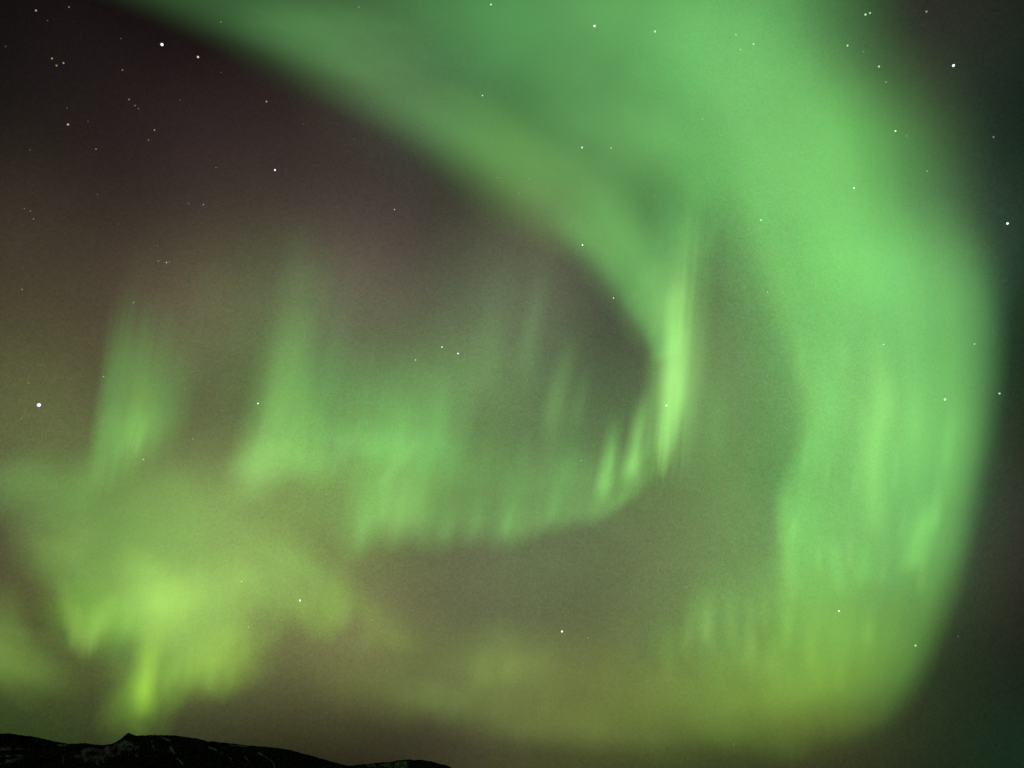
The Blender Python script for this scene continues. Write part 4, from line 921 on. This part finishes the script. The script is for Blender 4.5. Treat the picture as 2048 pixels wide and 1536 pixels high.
# ------------------------------------------------------------------ stars
STARS = [
(78,810,6.0,(1.15,1.1,1.6),'brightest star of all, bluish white with violet fringe, low on the left edge'),
(324,89,5.0,(1.3,1.1,1.05),'large warm white star in the dark upper left corner sky'),
(396,114,3.8,(0.8,0.55,0.48),'pinkish star just right of the large warm white star'),
(136,249,3.6,(0.5,0.27,0.22),'dull pinkish red star alone in the dark sky near the left edge'),
(550,340,4.0,(0.85,1,1.25),'bright bluish white star alone in the brown sky inside the arc'),
(533,203,3.0,(0.35,0.28,0.25),'dim cream star in dark sky just under the upper arc edge'),
(1189,52,4.2,(1.1,1.2,1.15),'bright white star shining through the upper green arc near the top edge'),
(1310,63,3.6,(0.55,0.85,0.6),'pale green star right of the bright white star in the upper arc'),
(982,9,3.4,(0.4,0.75,0.4),'pale green elongated star touching the top edge above the arc'),
(965,191,3.2,(0.4,0.6,0.45),'pale star alone in the dim olive green part of the arc'),
(1164,295,4.0,(0.5,0.72,0.75),'bluish star in the middle of the arc with a faint companion on its right'),
(1222,296,3.0,(0.25,0.5,0.25),'faint green companion right of the bluish star in the arc'),
(789,419,2.8,(0.5,0.4,0.38),'small cream star in brown sky close below the arc edge'),
(1165,490,3.6,(0.95,1.25,0.95),'bright white star on the inner edge of the arc above the dark hollow'),
(1227,596,3.2,(0.5,0.75,0.5),'pale star on the arc edge above the tip of the dark hollow'),
(1333,811,4.2,(0.55,0.8,0.35),'pale yellow star inside the brightest fold of the curl'),
(884,694,3.0,(0.7,1.15,0.9),'greenish white star, upper left one of a close pair under the arc'),
(916,707,3.8,(1.1,0.95,1.4),'violet white star, lower right one of a close pair under the arc'),
(831,720,3.2,(0.4,0.48,0.36),'dim star left of the close greenish and violet pair'),
(516,807,3.4,(0.8,1.15,0.85),'bright white star beside the left edge of the middle green column'),
(600,1201,3.8,(1.05,1.1,1.1),'bright white star in the yellow green arm low on the left'),
(1124,1263,4.2,(1,1.3,1.05),'bright greenish white star in the dull olive sky low in the centre'),
(1176,1276,2.8,(0.14,0.13,0.08),'faint tan star just right of the bright star low in the centre'),
(1678,1222,3.6,(0.85,1.15,0.65),'bright yellowish white star low in the right green curtain'),
(1831,1291,3.4,(0.35,0.6,0.3),'pale green star near the lower right rim of the arc'),
(1890,799,3.6,(0.85,1.1,0.75),'bright white star near the right rim of the side curtain'),
(1999,787,3.4,(0.45,0.55,0.42),'grey white star just outside the right rim of the arc'),
(2015,447,3.8,(1.1,1.15,1.1),'bright white star in dark sky close to the right edge'),
(1907,131,4.2,(1.1,1.25,1.25),'bright white star in the dark upper right corner sky'),
(1731,29,3.6,(0.4,0.6,0.38),'left one of a tight double star at the top right'),
(1740,26,3.2,(0.35,0.5,0.33),'right one of a tight double star at the top right'),
(1853,23,3.0,(0.22,0.3,0.2),'dim star near the top edge right of the tight double star'),
(1695,91,3.2,(0.35,0.65,0.35),'pale green star in the fading arc under the tight double star'),
(1758,133,3.4,(0.35,0.65,0.3),'yellow green star in the fading arc above left of the bright corner star'),
(1772,164,2.6,(0.14,0.25,0.14),'faint star close below the yellow green star on the arc fringe'),
(1791,262,3.2,(0.6,0.95,0.6),'clear white green star on the outer fringe of the arc'),
(1987,274,3.0,(0.12,0.17,0.13),'faint grey star in dark sky near the upper right edge'),
(1854,342,2.8,(0.12,0.22,0.13),'faint greenish star on the dark outer fringe of the arc'),
(1708,376,3.4,(0.55,0.85,0.5),'pale white star inside the brightest bend of the main arc'),
(1522,440,3.4,(0.4,0.65,0.35),'pale green star in the arc above the dark pocket by the curl'),
(1507,88,3.2,(0.3,0.55,0.28),'pale green star high in the broad bright arc with two fainter ones beside it'),
(1472,69,2.6,(0.2,0.4,0.2),'faint star above left of the pale green star high in the arc'),
(1481,99,2.4,(0.2,0.4,0.2),'faint star below left of the pale green star high in the arc'),
(1535,584,2.6,(0.2,0.42,0.25),'faint bluish green star at the left border of the side curtain'),
(1465,629,2.6,(0.1,0.2,0.08),'very faint smudge of a star in the dark pocket right of the curl'),
(1535,752,2.6,(0.1,0.2,0.1),'very faint star between the dark pocket and the side curtain'),
(1767,689,3.0,(0.25,0.45,0.3),'faint star above the bright ray of the side curtain'),
(1949,688,3.0,(0.25,0.42,0.25),'faint star at the right rim of the arc above the bright rim star'),
(1162,921,2.8,(0.2,0.32,0.18),'faint star left of the short rays of the curl'),
(936,928,2.6,(0.12,0.2,0.1),'faint star in the dark lane right of the middle curtain'),
(104,117,2.8,(0.26,0.22,0.19),'dim star topping a small triangle in the dark upper left sky'),
(113,131,2.8,(0.24,0.2,0.07),'yellowish star at the bottom of a small triangle in the upper left sky'),
(127,126,2.8,(0.3,0.22,0.19),'dim pink star on the right of a small triangle in the upper left sky'),
(72,21,2.8,(0.3,0.28,0.26),'dim grey star near the top left corner'),
(138,14,2.6,(0.15,0.12,0.1),'faint brownish star at the top edge right of the dim corner star'),
(245,140,2.6,(0.2,0.11,0.09),'faint reddish star below left of the large warm white star'),
(258,199,2.8,(0.16,0.14,0.12),'upper star of three faint ones in a slanting row in the dark sky'),
(270,211,2.6,(0.14,0.11,0.1),'middle star of three faint ones in a slanting row in the dark sky'),
(277,217,2.4,(0.1,0.08,0.075),'lowest star of three faint ones in a slanting row in the dark sky'),
(309,260,2.8,(0.26,0.2,0.17),'small cream star under the slanting row of three'),
(297,280,2.6,(0.18,0.11,0.1),'faint red star just below the small cream star under the slanting row'),
(192,298,2.6,(0.18,0.14,0.12),'faint star below right of the dull pinkish red star'),
(432,335,2.4,(0.14,0.11,0.1),'faint star left of the bright bluish white star inside the arc'),
(407,409,2.8,(0.22,0.18,0.13),'right star of a faint close pair in the brown sky'),
(377,407,2.4,(0.12,0.1,0.07),'left star of a faint close pair in the brown sky'),
(67,438,2.4,(0.14,0.14,0.11),'faint star by the left edge under a short slanting row'),
(49,417,2.3,(0.1,0.1,0.08),'upper star of a very faint slanting row by the left edge'),
(61,422,2.3,(0.1,0.1,0.08),'lower star of a very faint slanting row by the left edge'),
(333,525,3.0,(0.34,0.3,0.22),'small cream star flanked by two fainter ones above the left curtain'),
(317,522,2.4,(0.16,0.15,0.1),'fainter star just left of the small cream star above the left curtain'),
(339,524,2.2,(0.12,0.11,0.08),'fainter star just right of the small cream star above the left curtain'),
(267,605,2.6,(0.2,0.18,0.13),'faint star in the top of the left green curtain'),
(207,753,2.8,(0.2,0.24,0.14),'dim star on the sharp left edge of the left green curtain'),
(44,579,2.8,(0.13,0.13,0.09),'faint star in the olive sky high above the brightest star'),
(57,766,2.5,(0.08,0.1,0.055),'faint star directly above the brightest star'),
(43,837,2.5,(0.08,0.11,0.055),'faint star below left of the brightest star'),
(386,878,2.8,(0.16,0.17,0.1),'faint star in the dark gap right of the left curtain'),
(287,919,3.2,(0.26,0.32,0.17),'pale yellowish star at the foot of the thin left ray'),
(483,1163,2.6,(0.3,0.42,0.22),'pale star in the yellow green cloud above left of the bright white one'),
(497,1254,2.6,(0.2,0.3,0.12),'pale star in the lower middle of the yellow green cloud'),
(743,1240,2.6,(0.16,0.2,0.09),'faint star at the right tip of the yellow green arm'),
(1467,1488,2.5,(0.09,0.09,0.05),'faint star low under the bottom fringe of the arc'),
(1373,1175,2.6,(0.12,0.2,0.1),'faint star left of the small rays low on the right'),
(1916,1273,2.3,(0.07,0.06,0.045),'very faint reddish star outside the lower right rim of the arc'),
(1727,103,2.3,(0.12,0.14,0.08),'very faint orange star right of the pale one under the double star'),
(1055,761,2.4,(0.1,0.16,0.09),'very faint star in the dim veil left of the dark hollow'),
(369,779,2.3,(0.1,0.12,0.07),'very faint star between the left and middle curtains'),
(510,666,2.3,(0.1,0.1,0.06),'very faint star beside the top of the middle green column'),
(95,41,2.2,(0.07,0.055,0.05),'pinprick star, faintest kind, scattered in the dark brown upper left sky'),
(11,93,2.2,(0.07,0.055,0.05),'pinprick star, faintest kind, scattered in the dark brown upper left sky'),
(134,216,2.2,(0.07,0.055,0.05),'pinprick star, faintest kind, scattered in the dark brown upper left sky'),
(195,389,2.2,(0.07,0.055,0.05),'pinprick star, faintest kind, scattered in the dark brown upper left sky'),
(242,77,2.2,(0.07,0.055,0.05),'pinprick star, faintest kind, scattered in the dark brown upper left sky'),
(442,145,2.2,(0.07,0.055,0.05),'pinprick star, faintest kind, scattered in the dark brown upper left sky'),
(315,492,2.2,(0.07,0.055,0.05),'pinprick star, faintest kind, scattered in the dark brown upper left sky'),
(236,448,2.2,(0.07,0.055,0.05),'pinprick star, faintest kind, scattered in the dark brown upper left sky'),
(599,455,2.2,(0.07,0.055,0.05),'pinprick star, faintest kind, scattered in the dark brown upper left sky'),
(578,467,2.2,(0.07,0.055,0.05),'pinprick star, faintest kind, scattered in the dark brown upper left sky'),
(580,438,2.2,(0.07,0.055,0.05),'pinprick star, faintest kind, scattered in the dark brown upper left sky'),
(607,248,2.2,(0.07,0.055,0.05),'pinprick star, faintest kind, scattered in the dark brown upper left sky'),
(708,278,2.2,(0.07,0.055,0.05),'pinprick star, faintest kind, scattered in the dark brown upper left sky'),
(176,243,2.2,(0.07,0.055,0.05),'pinprick star, faintest kind, scattered in the dark brown upper left sky'),
(60,300,2.2,(0.07,0.055,0.05),'pinprick star, faintest kind, scattered in the dark brown upper left sky'),
(360,200,2.2,(0.07,0.055,0.05),'pinprick star, faintest kind, scattered in the dark brown upper left sky'),
(718,14,2.3,(0.1,0.2,0.1),'pinprick star, faintest kind, shining through the green arc overhead'),
(442,44,2.3,(0.1,0.2,0.1),'pinprick star, faintest kind, shining through the green arc overhead'),
(1059,358,2.3,(0.1,0.2,0.1),'pinprick star, faintest kind, shining through the green arc overhead'),
(1038,386,2.3,(0.1,0.2,0.1),'pinprick star, faintest kind, shining through the green arc overhead'),
(995,355,2.3,(0.1,0.2,0.1),'pinprick star, faintest kind, shining through the green arc overhead'),
(1604,304,2.3,(0.1,0.2,0.1),'pinprick star, faintest kind, shining through the green arc overhead'),
(1405,239,2.3,(0.1,0.2,0.1),'pinprick star, faintest kind, shining through the green arc overhead'),
(1498,457,2.3,(0.1,0.2,0.1),'pinprick star, faintest kind, shining through the green arc overhead'),
(1679,535,2.3,(0.1,0.2,0.1),'pinprick star, faintest kind, shining through the green arc overhead'),
(1488,574,2.3,(0.1,0.2,0.1),'pinprick star, faintest kind, shining through the green arc overhead'),
(1813,272,2.3,(0.1,0.2,0.1),'pinprick star, faintest kind, shining through the green arc overhead')
]
sm = bpy.data.materials.new('starlight')
sm.use_nodes = True
n, l = sm.node_tree.nodes, sm.node_tree.links
n.clear()
out = n.new('ShaderNodeOutputMaterial'); em = n.new('ShaderNodeEmission'); oi = n.new('ShaderNodeObjectInfo')
add = n.new('ShaderNodeAddShader'); tr = n.new('ShaderNodeBsdfTransparent')      # a star adds its light to the glow around it
l.new(oi.outputs['Color'], em.inputs['Color']); em.inputs['Strength'].default_value = 0.6
l.new(em.outputs[0], add.inputs[0]); l.new(tr.outputs[0], add.inputs[1]); l.new(add.outputs[0], out.inputs['Surface'])
sm.cycles.emission_sampling = 'NONE'
STAR_DIST = 60000.0
bm = bmesh.new()
bmesh.ops.create_icosphere(bm, subdivisions=2, radius=1.0)
star_mesh = bpy.data.meshes.new('star')
bm.to_mesh(star_mesh); bm.free()
star_mesh.materials.append(sm)
star_mesh.shade_smooth()
proto = bpy.data.objects.new('star', star_mesh)
for i, (x, y, s, c, lab) in enumerate(STARS):
    o = proto if i == 0 else proto.copy()
    col.objects.link(o)
    d = bearing(x, y)
    o.location = CAM + d * STAR_DIST
    r = s * 0.39 * STAR_DIST / FOCAL / d.dot(FWD)
    o.scale = (r, r * 1.0, r)
    o.color = (*c, 1)
    tag(o, lab, 'star', 'stars of the night sky')
    if i == 0:                          # added violet sphere imitates the lens's colour fringe on its left
        h = bpy.data.objects.new('rim', star_mesh.copy())
        col.objects.link(h)
        h.parent = o
        h.location = (-0.75, 0.6, 0.3)
        h.scale = (1.15, 1.15, 1.15)
        h.color = (0.10, 0.06, 0.42, 1)
